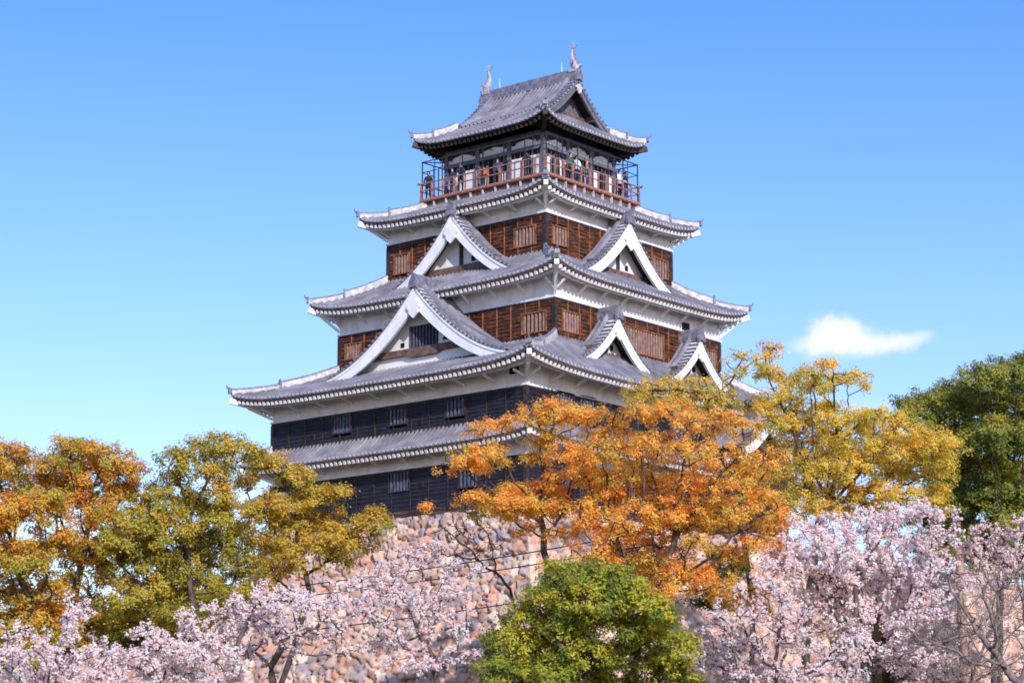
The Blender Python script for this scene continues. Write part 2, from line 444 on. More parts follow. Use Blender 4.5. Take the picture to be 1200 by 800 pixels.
def make_tier(T, wood=False, rafters=True, wallA=None, wallB=None, rafter_mat=None):
    tiles = MB(); raf = MB(); ridges = []
    for k in range(4):
        Se, St, Ne, Nt = T.dims(k)
        run = Ne - Nt
        nt = int(2 * Se / PER); s0 = -nt * PER / 2
        S = (s0 + np.arange(nt)[:, None] * PER + PU[None, :]).ravel()
        Hh = np.tile(PH, nt)
        S = np.concatenate([[-Se], S, [s0 + nt * PER, Se]]); Hh = np.concatenate([[0], Hh, [0, 0]])
        qm = np.where(np.abs(S) <= St, 1.0, np.clip((Se - np.abs(S)) / (Se - St), 0, 1))
        tt = np.linspace(0, 1, 9)
        Q = qm[:, None] * tt[None, :]
        SS = np.repeat(S[:, None], 9, 1)
        Z = T.z(k, SS, Q) + Hh[:, None]
        NN = Ne - Q * run
        g = np.array([[side(k, SS[i, j], NN[i, j], Z[i, j]) for j in range(9)] for i in range(len(S))])
        tiles.grid(g)
        # hanging front lip of the eave tiles, and the round caps on the rolls
        lip = np.array([[side(k, S[i], Ne, T.z(k, S[i], 0) - .10) for i in range(len(S))], [side(k, S[i], Ne, T.z(k, S[i], 0) + Hh[i]) for i in range(len(S))]])
        tiles.grid(lip.transpose(1, 0, 2))
        for i in range(nt):
            sc = s0 + i * PER + .215; zc = float(T.z(k, sc, 0)) + .01
            ring = [(sc + .085 * math.cos(a), zc + .085 * math.sin(a)) for a in np.arange(8) * math.pi / 4]
            tiles.prism([side(k, a, Ne - .03, b) for a, b in ring], np.subtract(side(k, 0, .07, 0), side(k, 0, 0, 0)), 1)
        # underside: fascia, rafters, purlin, soffit
        wn_ = (wallB if k % 2 == 0 else wallA); sw = (wallA if k % 2 == 0 else wallB)
        ss = np.linspace(-Se + .05, Se - .05, 61)
        for a, b in zip(ss[:-1], ss[1:]):
            za, zb = float(T.z(k, a, 0)), float(T.z(k, b, 0))
            raf.hexa([side(k, a, Ne - .05, za - .185), side(k, b, Ne - .05, zb - .185), side(k, b, Ne - .16, zb - .185), side(k, a, Ne - .16, za - .185),
                      side(k, a, Ne - .05, za - .115), side(k, b, Ne - .05, zb - .115), side(k, b, Ne - .16, zb - .115), side(k, a, Ne - .16, za - .115)], 1)
        nr = int(2 * (Se - .2) / .32)
        dep = Ne - wn_
        sl = min(.45, .92 * T.a * (T.zt - T.ze) / run)
        for i in range(nr + 1):
            a = -Se + .2 + (2 * Se - .4) * i / nr
            lim = min(dep, max(.25, (Se - abs(a)) / max(Se - sw, .1) * dep))
            z0 = float(T.z(k, a, 0)) - .31; lift0 = float(T.z(k, a, 0)) - T.ze
            z1 = z0 + sl * lim - lift0 * min(lim / dep, 1) * .9
            p, q = side(k, a, Ne - .10, z0), side(k, a, Ne - lim, z1)
            raf.beam(p, q, .145, .19, 0)
        # dark boarding above the rafters
        sv = np.linspace(-1, 1, 41)
        top = []
        for f in sv:
            se, sw_ = f * (Se - .1), f * sw
            zz = float(T.z(k, se, 0))
            top.append([side(k, se, Ne - .1, zz - .235), side(k, sw_, wn_, T.ze - .235 + sl * dep)])
        raf.grid(np.array(top)[::-1], 1)
        # plastered purlin part way out
        po = dep * .55
        if rafters:
            sm = sw + po
            for f0, f1 in zip(np.linspace(-1, 1, 41)[:-1], np.linspace(-1, 1, 41)[1:]):
                e = []
                for f in (f0, f1):
                    lift0 = float(T.z(k, f * Se, 0)) - T.ze
                    e.append(side(k, f * sm, wn_ + po, T.ze - .50 + sl * (dep - po) + lift0 * .5))
                raf.beam(e[0], e[1], .16, .16, 0)
        # hip ridge towards the corner at +s
        ridge = MB()
        qs = np.linspace(0, 1, 12)
        hp = np.array([side(k, Se - q * (Se - St), Ne - q * run, float(T.z(k, Se - q * (Se - St), q))) for q in qs])
        dirh = hp[0] - hp[1]; dirh[2] = 0; dirh /= np.linalg.norm(dirh)
        for i in range(11):
            ridge.beam(hp[i] + (0, 0, .09), hp[i + 1] + (0, 0, .09), .28, .26, 0)
        ridge.tube([p + (0, 0, .25) for p in hp], .09, 8, 1)
        # stepped second half of the ridge and the demon-face end tile, then the upturned horn
        mid = hp[5]
        for i in range(5, 11):
            ridge.beam(hp[i] + (0, 0, .29), hp[i + 1] + (0, 0, .29), .22, .14, 0)
        ridge.tube([p + (0, 0, .38) for p in hp[5:]], .09, 8, 1)
        r2 = np.array((-dirh[1], dirh[0], 0))
        for c, sz in ((mid, .33), (hp[0] + dirh * .05, .24)):
            ridge.prism([c + r2 * sz * .55 + (0, 0, .05), c + r2 * sz * .62 + (0, 0, sz * .9), c + r2 * sz * .25 + (0, 0, sz * 1.35), c + (0, 0, sz * 1.75),
                         c - r2 * sz * .25 + (0, 0, sz * 1.35), c - r2 * sz * .62 + (0, 0, sz * .9), c - r2 * sz * .55 + (0, 0, .05)], dirh * .12, 1)
        tip = hp[0] + dirh * .1
        ridge.tube([tip + (0, 0, .28), tip + dirh * .16 + (0, 0, .38), tip + dirh * .2 + (0, 0, .52)], [.06, .045, .02], 6, 1)
        ridges.append(ridge)
        # white hip rafter carrying the corner
        e0 = hp[0] - (0, 0, .36) + dirh * .06
        wc = np.array(side(k, sw, wn_, T.ze - .30))
        raf.beam(e0, wc, .24, .30, 2)
    o = tiles.build('tiled_roof', [M['tile'], M['tile_end']], keep)
    for ridge in ridges: ridge.build('hip_ridge', [M['mortar'], M['ridge']], o)
    rm = rafter_mat or (M['plaster'], M['beam'])
    raf.build('eave_rafters', [rm[0], rm[1], M['plaster_clean'] if not rafter_mat else rm[0]], o)
    return o

T1 = Tier(10.3, 12.6, 3.40, 9.0, 11.31, 4.45, .38)
T2 = Tier(10.6, 12.98, 7.02, 7.76, 7.45, 9.35, .62)
T3 = Tier(8.93, 8.74, 12.62, 5.73, 5.70, 14.55, .62)
T4 = Tier(6.82, 6.99, 17.66, 4.35, 4.0, 19.0, .58)
T5 = Tier(4.87, 4.62, 22.55, 3.1, 2.75, 23.75, .55)
make_tier(T1, wallA=9.0, wallB=11.31)
make_tier(T2, wallA=9.0, wallB=11.31)
make_tier(T3, wallA=7.76, wallB=7.45)
make_tier(T4, wallA=5.73, wallB=5.70)
make_tier(T5, rafters=False, wallA=3.63, wallB=3.28, rafter_mat=(M['darkwood'], M['dark']))

# ---- walls. windows are rectangles (face, s0, s1, z0, z1)
def photo_rect(k, n, x0, x1, y0, y1):
    """local (s, z) extent of a photo rectangle on face k at outward distance n"""
    out = []
    for px, py in ((x0, (y0 + y1) / 2), (x1, (y0 + y1) / 2), ((x0 + x1) / 2, y0), ((x0 + x1) / 2, y1)):
        d = FW + RT * (px - 600) / FPX + UP * (400 - py) / FPX
        if k == 0: t = (-n - CAM[1]) / d[1]; p = CAM + d * t; out.append((p[0], p[2]))
        else: t = (n - CAM[0]) / d[0]; p = CAM + d * t; out.append((p[1], p[2]))
    return (k, out[0][0], out[1][0], out[3][1], out[2][1])

def window(k, N, s0, s1, z0, z1, dark=False):
    fr = MB(); mfr = M['black_batten'] if dark else M['batten']
    fw = .065
    fr.sbox(k, s0 - fw, s1 + fw, N - .05, N + .11, z1, z1 + fw)
    fr.sbox(k, s0 - fw, s1 + fw, N - .05, N + .11, z0 - fw, z0)
    fr.sbox(k, s0 - fw, s0, N - .05, N + .10, z0, z1)
    fr.sbox(k, s1, s1 + fw, N - .05, N + .10, z0, z1)
    o = fr.build('window', mfr, keep)
    b = MB(); n = max(3, int(round((s1 - s0) / .24)))
    for i in range(n):
        c = s0 + (i + .5) * (s1 - s0) / n
        b.sbox(k, c - .055, c + .055, N - .02, N + .06, z0, z1)
    b.build('window_bars', M['blue_bar'] if dark else M['bar'], o)
    r = MB(); r.sbox(k, s0 - .02, s1 + .02, N - .32, N - .26, z0 - .02, z1 + .02)
    r.build('dark_interior', M['dark'], o)

def board_wall(name, A, B, z0, z1, wins, brown, fancy=.95):
    bd = MB(); bt = MB()
    bh = .21; nb = max(1, int(round((z1 - z0) / bh))); bh = (z1 - z0) / nb
    for k in range(4):
        S, N = (A, B) if k % 2 == 0 else (B, A)
        W = [w for w in wins if w[0] == k]
        for i in range(nb):
            za, zb = z0 + i * bh, z0 + (i + 1) * bh
            cuts = sorted((w[1], w[2]) for w in W if w[3] < zb - .02 and w[4] > za + .02)
            seg = []; cur = -S
            for a, b in cuts: seg.append((cur, a)); cur = b
            seg.append((cur, S))
            for a, b in seg:
                if b - a < .02: continue
                bd.hexa([side(k, a, N + .045, za), side(k, b, N + .045, za), side(k, b, N - .10, za), side(k, a, N - .10, za),
                         side(k, a, N + .012, zb), side(k, b, N + .012, zb), side(k, b, N - .10, zb), side(k, a, N - .10, zb)], 1 if i < 2 and not brown else 0)
        m = int(2 * S / fancy)
        for j in range(1, m):
            c = -S + 2 * S * j / m + random.uniform(-.04, .04)
            spans = [(z0, z1)]
            for w in W:
                if w[1] - .13 < c < w[2] + .13: spans = [(z0, w[3] - .1), (w[4] + .1, z1)]
            for a, b in spans:
                if b - a > .1: bt.sbox(k, c - .024, c + .024, N, N + .085, a, b)
        if brown:
            for zz in (z0 + (z1 - z0) * .48,):
                pass
        bt.sbox(k, -S - .07, S + .07, N - .02, N + .075, z1 - .10, z1 - .005, 1)
        bt.box(*sorted((side(k, S - .13, 0, 0)[0] if k % 2 == 0 else side(k, 0, N - .13, 0)[0], side(k, S + .09, 0, 0)[0] if k % 2 == 0 else side(k, 0, N + .09, 0)[0])),
               *sorted((side(k, 0, N - .13, 0)[1] if k % 2 == 0 else side(k, S - .13, 0, 0)[1], side(k, 0, N + .09, 0)[1] if k % 2 == 0 else side(k, S + .09, 0, 0)[1])), z0, z1 - .11, 1)
    o = bd.build('boarded_wall', [M['brown_board' if brown else 'black_board'], M['worn_board']], keep)
    bt.build('battens', [M['batten' if brown else 'black_batten'], M['darkwood']], o)
    for w in wins: window(w[0], (B if w[0] % 2 == 0 else A), *w[1:], dark=not brown)
    core = MB(); core.box(-A + .34, A - .34, -B + .34, B - .34, z0 - .5, z1)
    core.build('inner_core', M['dark'], o)
    return o

def plaster_wall(A, B, z0, z1, T, holes=()):
    p = MB()
    for k in range(4):
        S, N = (A, B) if k % 2 == 0 else (B, A)
        p.sbox(k, -S, S - .25, N - .25, N, z0 + .10, z1)
        p.sbox(k, -S - .11, S - .14, N - .14, N + .11, z0, z0 + .10)
    o = p.build('plaster_wall', M['plaster'], keep)
    for k, s0, s1, za, zb in holes:
        N = B if k % 2 == 0 else A
        h = MB(); h.sbox(k, s0, s1, N - .1, N + .012, za, zb); h.build('loophole', M['dark'], o)
    # slanting white struts from the ledge out to the purlin
    for k in (0, 1):
        S, N = (A, B) if k % 2 == 0 else (B, A)
        Ne = T.Be if k % 2 == 0 else T.Ae
        po = (Ne - N) * .55
        slk = min(.45, .92 * T.a * (T.zt - T.ze) / (Ne - (T.Bt if k % 2 == 0 else T.At)))
        m = max(3, int(round(2 * S / 1.95)))
        for j in range(m + 1):
            c = -S + .12 + (2 * S - .24) * j / m
            if j in (0, m): c = (-S + .08, S - .08)[j > 0]
            b = MB(); b.beam(side(k, c, N + .02, z0 + .12 + (T.ze - z0) * .30), side(k, c, N + po - .02, T.ze - .52 + slk * (Ne - N - po)), .10, .12)
            b.build('brace', M['plaster'], o)
    # the pair of struts that carry each visible corner
    for sx, sy in ((-1, -1), (1, -1), (1, 1)):
        b = MB(); b.beam((sx * A, sy * B, z0 + .25), (sx * (A + (T.Ae - A) * .6), sy * (B + (T.Be - B) * .6), T.ze - .12), .13, .14)
        b.build('corner_brace', M['plaster_clean'], o)

board_wall('w1', 9.0, 11.31, 0.0, 2.55, [photo_rect(0, 11.31, 457, 480, 554, 575), (0, 4.6, 5.9, 1.25, 2.25), (1, -8.6, -7.4, 1.25, 2.25), (1, -3.0, -1.8, 1.25, 2.25)], False, 1.25)
plaster_wall(9.0, 11.31, 2.55, 3.75, T1)
board_wall('w2', 9.0, 11.31, 4.2, 6.03,
           [photo_rect(0, 11.31, *r) for r in ((391, 412, 488, 507), (456.5, 477.5, 479, 497), (523, 545, 468, 487))] +
           [photo_rect(1, 9.0, *r) for r in ((652, 671, 461, 480), (679, 696, 466, 485))] + [(1, 1.0, 2.4, 4.75, 5.65), (1, 6.0, 7.4, 4.75, 5.65)], False, 1.25)
plaster_wall(9.0, 11.31, 6.03, 7.3, T2, [photo_rect(0, 11.31, 597, 608, 427, 438)])
board_wall('w3', 7.76, 7.45, 8.5, 11.40,
           [photo_rect(0, 7.45, *r) for r in ((406, 423, 403, 420), (613, 640, 367, 389))] +
           [photo_rect(1, 7.76, *r) for r in ((659, 678, 367, 389), (731, 776, 388, 415), (825, 838, 411, 432))], True)
plaster_wall(7.76, 7.45, 11.40, 12.85, T3, [photo_rect(1, 7.76, 799, 808, 378, 389)])
board_wall('w4', 5.73, 5.70, 13.9, 16.67,
           [photo_rect(0, 5.70, *r) for r in ((463, 480, 299, 320), (604, 628, 267, 288))] +
           [photo_rect(1, 5.73, *r) for r in ((647, 664, 267, 287), (765, 781, 305, 325))], True)
plaster_wall(5.73, 5.70, 16.67, 17.85, T4)
for k, N, px, py in ((0, 11.31, 437, 573), (0, 11.31, 494, 568), (0, 11.31, 367, 512), (0, 11.31, 493, 494)):
    _, a, b, c, d = photo_rect(k, N, px - 2, px + 2, py - 2.5, py + 2.5)
    h = MB(); h.sbox(k, a, b, N - .02, N + .09, c, d); h.sbox(k, a - .05, b + .05, N, N + .075, c - .05, d + .05, 1)
    h.build('loophole', [M['dark'], M['black_batten']], keep)

# ---- gables
def gable(k, s0, nf, W, zf, H, nb, a=.40, top=False, lattice=False, bd=(1.0, .62), parent=None):
    def prof(w): g = np.clip(1 - abs(w) / W, 0, 1); return zf + H * (a * g + (1 - a) * g * g)
    rec = .85
    # plaster triangle set back under the verge
    ws = np.linspace(-W, W, 41)
    g = MB()
    inner = [(w, prof(w) - .22) for w in ws if prof(w) - .22 > zf - .6]
    poly = [side(k, s0 + w, nf - rec, z) for w, z in inner] + [side(k, s0 + W, nf - rec, zf - .8), side(k, s0 - W, nf - rec, zf - .8)]
    g.prism(poly, np.subtract(side(k, 0, -.2, 0), side(k, 0, 0, 0)))
    o = g.build('gable', M['plaster_clean'] if not top else M['post'], parent or keep)
    # roof
    r = MB()
    length = nf - nb
    verge = .62
    nt = int((length - verge) / PER)
    Sx = (np.arange(max(nt, 1))[:, None] * PER + PU[None, :]).ravel(); Hh = np.tile(PH, max(nt, 1))
    Sx = np.concatenate([Sx, [max(nt, 1) * PER, length - verge + .02]]); Hh = np.concatenate([Hh, [0, 0]])
    for sg in (-1, 1):
        wv = np.linspace(0, W * 1.0, 15) * sg
        G = np.array([[side(k, s0 + w, nf - verge - x, float(prof(w)) + .02 + h) for w in wv] for x, h in zip(Sx, Hh)])
        r.grid(G)
        # underside and verge bed
        G2 = np.array([[side(k, s0 + w, n, float(prof(w)) - .16) for w in wv] for n in (nf + .02, nf - .6, nb)])
        r.grid(G2, 3)
        G3 = np.array([[side(k, s0 + w, n, float(prof(w)) + .0) for w in wv] for n in (nf + .06, nf - verge)])
        r.grid(G3, 1)
        G4 = np.array([[side(k, s0 + w, nf + .06, float(prof(w)) + dz) for w in wv] for dz in (0., -.12)])
        r.grid(G4, 0)
        # short cross rolls along the verge
        ww = np.linspace(.0, 1, 400) * W; zz = prof(ww); arc = np.concatenate([[0], np.cumsum(np.hypot(np.diff(ww), np.diff(zz)))])
        for t in np.arange(.25, arc[-1], .32):
            w = float(np.interp(t, arc, ww)); z = float(prof(w)) + .05
            r.tube([side(k, s0 + sg * w, nf + .12, z), side(k, s0 + sg * w, nf - verge + .08, z)], .07, 6, 2)
        # descending ridge behind the verge
        wd = np.linspace(.02, .97, 12) * W * sg
        r.tube([side(k, s0 + w, nf - verge, float(prof(w)) + .12) for w in wd], .15, 8, 0)
    # main ridge and its end tile
    zt = zf + H
    m = MB()
    m.sbox(k, s0 - .17, s0 + .17, nb, nf + .02, zt - .1, zt + .34, 0)
    m.sbox(k, s0 - .12, s0 + .12, nb, nf + .02, zt + .34, zt + .46, 0)
    m.tube([side(k, s0, nf + .02, zt + .48), side(k, s0, nb, zt + .48)], .12, 8, 0)
    for q in np.arange(nb + .2, nf, .3):
        m.sbox(k, s0 - .185, s0 + .185, q, q + .05, zt + .02, zt + .26, 0)
    e = [(-.36, -.32), (-.42, .05), (-.30, .30), (-.22, .42), (-.12, .66), (0, .78), (.12, .66), (.22, .42), (.30, .30), (.42, .05), (.36, -.32), (.18, -.18), (-.18, -.18)]
    osc = .62 + .2 * min(1, W / 5)
    m.prism([side(k, s0 + x * osc, nf + .02, zt + z * osc) for x, z in e], np.subtract(side(k, 0, .16, 0), side(k, 0, 0, 0)), 1)
    m.tube([side(k, s0, nf + .1, zt + .5), side(k, s0, nf + .28, zt + .64)], [.06, .04], 6, 1)
    r.build('gable_roof', [M['tile'], M['plaster_clean'], M['ridge'], M['darkwood']], o)
    m.build('gable_ridge', [M['ridge'], M['ridge']], o)
    # barge boards
    for sg in (-1, 1):
        b = MB(); ww = np.linspace(0, 1.0, 19) * W
        up = [(w, float(prof(w)) - .12) for w in ww]
        lo = [(w, float(prof(w)) - .12 - (bd[0] + (bd[1] - bd[0]) * (w / W) ** .7)) for w in ww]
        P = []
        for (w, z1), (w2, z0) in zip(up, lo):
            P.append([side(k, s0 + sg * w, nf + .02, z1), side(k, s0 + sg * w, nf + .02, z0), side(k, s0 + sg * w, nf - .13, z0), side(k, s0 + sg * w, nf - .13, z1)])
        b.grid(np.array(P) if sg < 0 else np.array(P)[::-1])
        b.add([P[-1][0], P[-1][1], P[-1][2], P[-1][3]], [(0, 1, 2, 3)])
        # raised edge mould along the top of the board
        for (w1, z1), (w2, z2) in zip(up[:-1], up[1:]):
            b.beam(side(k, s0 + sg * w1, nf + .045, z1 - .06), side(k, s0 + sg * w2, nf + .045, z2 - .06), .05, .11)
        b.build('barge_board', M['post' if top else 'plaster_clean'], o)
    # pendant under the apex
    pz = zf + H - .12 - bd[0]
    sc = min(.8, W / 6.5); pz -= .10
    pd = [(-.12, .55), (-.55, .30), (-.62, .02), (-.42, -.14), (-.40, -.36), (-.2, -.55), (0, -.72), (.2, -.55), (.40, -.36), (.42, -.14), (.62, .02), (.55, .30), (.12, .55)]
    b = MB(); b.prism([side(k, s0 + x * sc, nf + .06, pz + z * sc + .05) for x, z in pd], np.subtract(side(k, 0, .09, 0), side(k, 0, 0, 0)))
    b.build('pendant', M['plaster_clean' if not top else 'mortar'], o)
    # tie beam with its hanging curve, kerb below it, posts
    gz = zf + H * (.12 if top else .17 if lattice else .20)
    hw = W * .62; bsc = min(1, W / 4.2)
    b = MB()
    bz = [(-hw, .0), (-hw, .34 * bsc), (hw, .34 * bsc), (hw, .0), (hw * .35, .0), (hw * .22, -.16 * bsc), (-hw * .22, -.16 * bsc), (-hw * .35, .0)]
    b.prism([side(k, s0 + x, nf - rec + .02, gz + z) for x, z in bz], np.subtract(side(k, 0, .2, 0), side(k, 0, 0, 0)))
    for sg in (-1, 1):
        b.sbox(k, s0 + sg * hw * .93 - .16, s0 + sg * hw * .93 + .16, nf - rec + .22, nf - .05, gz + .02, gz + .36)
    b.build('tie_beam', M['beam'], o)
    if lattice:
        b = MB(); l0, l1 = -1.15, .95; zl0, zl1 = gz + .40, gz + .40 + H * .27
        b.sbox(k, s0 + l0, s0 + l1, nf - rec - .04, nf - rec + .015, zl0, zl1, 0)
        for i in range(9):
            c = l0 + (i + .5) * (l1 - l0) / 9
            b.sbox(k, s0 + c - .045, s0 + c + .045, nf - rec + .015, nf - rec + .07, zl0, zl1, 1)
        b.build('lattice_window', [M['dark'], M['blue_bar']], o)
        b = MB()
        b.sbox(k, s0 - 1.75, s0 - 1.5, nf - rec, nf - rec + .03, gz + .5, gz + .76)
        b.build('loophole', M['dark'], o)
        b = MB(); c = s0 + 1.45
        b.prism([side(k, c - .2, nf - rec, gz + .55), side(k, c + .2, nf - rec, gz + .55), side(k, c, nf - rec, gz + .95)], np.subtract(side(k, 0, .03, 0), side(k, 0, 0, 0)))
        b.build('loophole', M['dark'], o)
    elif not top:
        b = MB(); b.sbox(k, s0 - .1, s0 + .1, nf - rec, nf - rec + .12, gz + .34, zf + H * .62)
        b.build('king_post', M['darkwood'], o)
        b = MB(); b.sbox(k, s0 + .16 * W - .13, s0 + .16 * W + .13, nf - rec, nf - rec + .03, gz + .5, gz + .8)
        b.build('loophole', M['dark'], o)
    return o

gable(0, 0.1, 9.85, 6.4, 8.45, 4.35, 7.4, a=.30, lattice=True, bd=(1.12, .5))
gable(0, 0.2, 7.0, 5.2, 13.35, 4.0, 5.6, a=.30, bd=(1.02, .45))
gable(1, 0.0, 7.05, 5.2, 13.3, 3.85, 5.6, a=.30, bd=(1.0, .46))
gable(1, -3.75, 9.05, 3.4, 8.1, 2.75, 7.6, a=.30, bd=(.8, .36))
gable(1, 3.75, 9.05, 3.4, 8.1, 2.75, 7.6, a=.30, bd=(.8, .36))
# top gabled roof: both ends share one ridge
gable(1, 0.0, 3.5, 2.95, 23.62, 2.55, 0.0, a=.62, top=True, bd=(.5, .42))
gable(3, 0.0, 3.5, 2.95, 23.62, 2.55, 0.0, a=.62, top=True, bd=(.5, .42))

# gabled porch built out from the right face, its tip showing between the trees
pb = MB(); pb.box(8.8, 11.6, 3.7, 8.3, -0.2, 4.7)
po = pb.build('porch', M['brown_board'], keep)
stone_object('porch_footing', [stone_face((8.8, 3.3, 0), (1, 0, 0), (0, -1, 0), 3.3, -.2, -13, 3.2, 14, flare_end=(0, 3.2)),
                               stone_face((12.1, 3.3, 0), (0, 1, 0), (1, 0, 0), 5.4, -.2, -13, 3.2, 15, flare_end=(3.2, 3.2))], po)
gable(1, 6.0, 12.1, 3.0, 4.4, 2.15, 9.0, bd=(.8, .5))
# small lean-to roof at the far left end of the bottom storey
lt = MB()
for i in range(9):
    x = -9.9 + i * .3
    lt.tube([(x, -12.9, 1.35), (x, -11.3, 2.15)], .09, 8, 0)
lt.hexa([(-10.05, -12.9, 1.2), (-7.3, -12.9, 1.2), (-7.3, -11.36, 2.0), (-10.05, -11.36, 2.0), (-10.05, -12.9, 1.33), (-7.3, -12.9, 1.33), (-7.3, -11.36, 2.13), (-10.05, -11.36, 2.13)], 0)
for i in range(10):
    x = -9.9 + i * .28
    lt.box(x, x + .12, -12.8, -11.4, 1.05, 1.19, 1)
lt.build('lean_to_roof', [M['tile'], M['plaster_clean']], keep)

# ---- top storey: posts, panels, bell-shaped windows
ZF = 19.46
top = MB(); top.box(-3.4, 3.4, -3.05, 3.05, 19.0, 22.5)
ts = top.build('top_storey', M['dark'], keep)
for k in range(4):
    S, N = (3.63, 3.28) if k % 2 == 0 else (3.28, 3.63)
    for j in range(4):
        c = -S + .11 + (2 * S - .22) * j / 3
        if j == 3: continue
        b = MB(); b.sbox(k, c - .13, c + .13, N - .22, N + .05, ZF, 22.3); b.build('post', M['post'], ts)
    b = MB()
    b.sbox(k, -S - .05, S - .24, N - .2, N + .07, 21.28, 21.5)
    b.sbox(k, -S - .05, S - .24, N - .2, N + .07, 22.05, 22.3)
    b.sbox(k, -S - .05, S - .24, N - .2, N + .07, ZF, ZF + .18)
    b.build('tie_rail', M['post'], ts)
    for j in range(3):
        a0 = -S + .24 + (2 * S - .22) * j / 3; a1 = a0 + (2 * S - .22) / 3 - .26
        c = (a0 + a1) / 2
        p = MB()
        p.sbox(k, a0, a1, N - .14, N - .06, 21.5, 22.05)
        # carved frieze: scalloped dark boards over the white band
        p2 = [(a0, 22.05), (a0, 21.78), (a0 + .25, 21.72), (a0 + .35, 21.86), (c - .3, 21.92), (c, 21.98), (c + .3, 21.92), (a1 - .35, 21.86), (a1 - .25, 21.72), (a1, 21.78), (a1, 22.05)]
        p.prism([side(k, x, N - .06, z) for x, z in p2], np.subtract(side(k, 0, .03, 0), side(k, 0, 0, 0)), 1)
        p.build('frieze_panel', [M['plaster_clean'], M['darkwood']], ts)
        p = MB()
        p.sbox(k, a0, a1, N - .16, N - .10, 20.98, 21.28, 1)          # transom grille
        for i in range(5):
            x = a0 + (i + .5) * (a1 - a0) / 5; p.sbox(k, x - .02, x + .02, N - .10, N - .06, 20.98, 21.28, 2)
        if j == 1:
            p.sbox(k, a0, a1, N - .20, N - .14, ZF + .18, 20.98, 1)
            for i in range(5):
                x = a0 + i * (a1 - a0) / 4; p.sbox(k, x - .05, x + .05, N - .14, N - .05, ZF + .18, 20.98, 2)
            for i in (0, 3):
                x0 = a0 + i * (a1 - a0) / 4 + .06; x1 = x0 + (a1 - a0) / 4 - .12
                p.sbox(k, x0, x1, N - .13, N - .09, ZF + .22, ZF + .95, 0)
            p.build('door', [M['plaster_clean'], M['dark'], M['post']], ts)
        else:
            p.sbox(k, a0, a1, N - .16, N - .08, ZF + .18, 20.98, 0)
            p.build('wall_panel', [M['plaster_clean'], M['dark'], M['post']], ts)
            if (j == 2 and k in (0, 1)) or (j == 0 and k == 1):
                kx = c + (.05 if j == 2 else -.05)
                bell = [(-.36, 0), (-.33, .5), (-.36, .72), (-.26, .95), (-.1, 1.08), (0, 1.2), (.1, 1.08), (.26, .95), (.36, .72), (.33, .5), (.36, 0)]
                p = MB()
                p.prism([side(k, kx + x * 1.22, N - .08, ZF + .42 + z * 1.1) for x, z in bell], np.subtract(side(k, 0, .05, 0), side(k, 0, 0, 0)), 1)
                p.prism([side(k, kx + x * .95, N - .03, ZF + .46 + z) for x, z in bell], np.subtract(side(k, 0, .02, 0), side(k, 0, 0, 0)), 0)
                for x in (-.17, 0, .17): p.sbox(k, kx + x - .02, kx + x + .02, N - .01, N + .02, ZF + .46, ZF + 1.5, 1)
                p.build('bell_window', [M['dark'], M['post']], ts)

# ---- balcony
BA, BB = 4.67, 4.27
b = MB(); b.box(-BA, BA, -BB, BB, ZF - .16, ZF)
bal = b.build('balcony', M['floor'], keep)
b = MB(); b.box(-BA + .16, BA - .16, -BB + .16, BB - .16, 18.3, ZF - .16)
b.build('balcony_skirt', M['beam'], bal)
struts = MB(); rail = MB(); cage = MB()
for k in range(4):
    S, N = (BA, BB) if k % 2 == 0 else (BB, BA)
    for j in range(11):
        c = -S + .1 + (2 * S - .2) * j / 10
        struts.sbox(k, c - .04, c + .04, N - .16, N - .04, 18.4, ZF - .16)
    struts.sbox(k, -S + .1, S - .1, N - .15, N - .07, 18.78, 18.86)
    rail.sbox(k, -S - .02, S - .1, N - .08, N + .03, ZF - .11, ZF + .02)
    rail.sbox(k, -S, S - .08, N - .07, N, ZF + .5, ZF + .55)
    rail.tube([side(k, -S - .22, N - .035, ZF + .95), side(k, S + .22, N - .035, ZF + .95)], .042, 8)
    nb = 11
    for j in range(nb):
        c = -S + .035 + (2 * S - .07) * j / nb
        p = MB(); p.sbox(k, c - .038, c + .038, N - .08, N, ZF + .02, ZF + .96)
        if k < 2 or j == 0:
            p.build('baluster', M['red'], bal)
    # dark frame of the bird netting standing outside the storey
    ZC = 21.72
    cage.beam(side(k, -S + .05, N - .1, ZC), side(k, S - .05, N - .1, ZC), .05, .05)
    cage.beam(side(k, -S + .05, N - .1, ZC - .62), side(k, -S + 1.2, N - .1, ZC - .62), .035, .035)
    cage.beam(side(k, S - 1.2, N - .1, ZC - .62), side(k, S - .05, N - .1, ZC - .62), .035, .035)
    for j in range(6):
        c = -S + .1 + (2 * S - .2) * j / 6
        cage.beam(side(k, c, N - .1, ZF), side(k, c, N - .1, ZC), .05, .05)
        if j: cage.beam(side(k, c, N - .1, ZC), side(k, c, N - 1.0, ZC + .05), .035, .035)
    for f in (-1, 1):
        cage.beam(side(k, f * (S - .1), N - .1, ZC), side(k, f * (S - 1.1), N - 1.0, ZC), .035, .035)
        cage.beam(side(k, f * (S - 1.05), N - .1, ZF), side(k, f * (S - 1.05), N - .1, ZC), .035, .035)
struts.build('strut_row', M['mortar'], bal)
rail.build('railing', M['red'], bal)
cage.build('net_frame', M['cage'], bal)

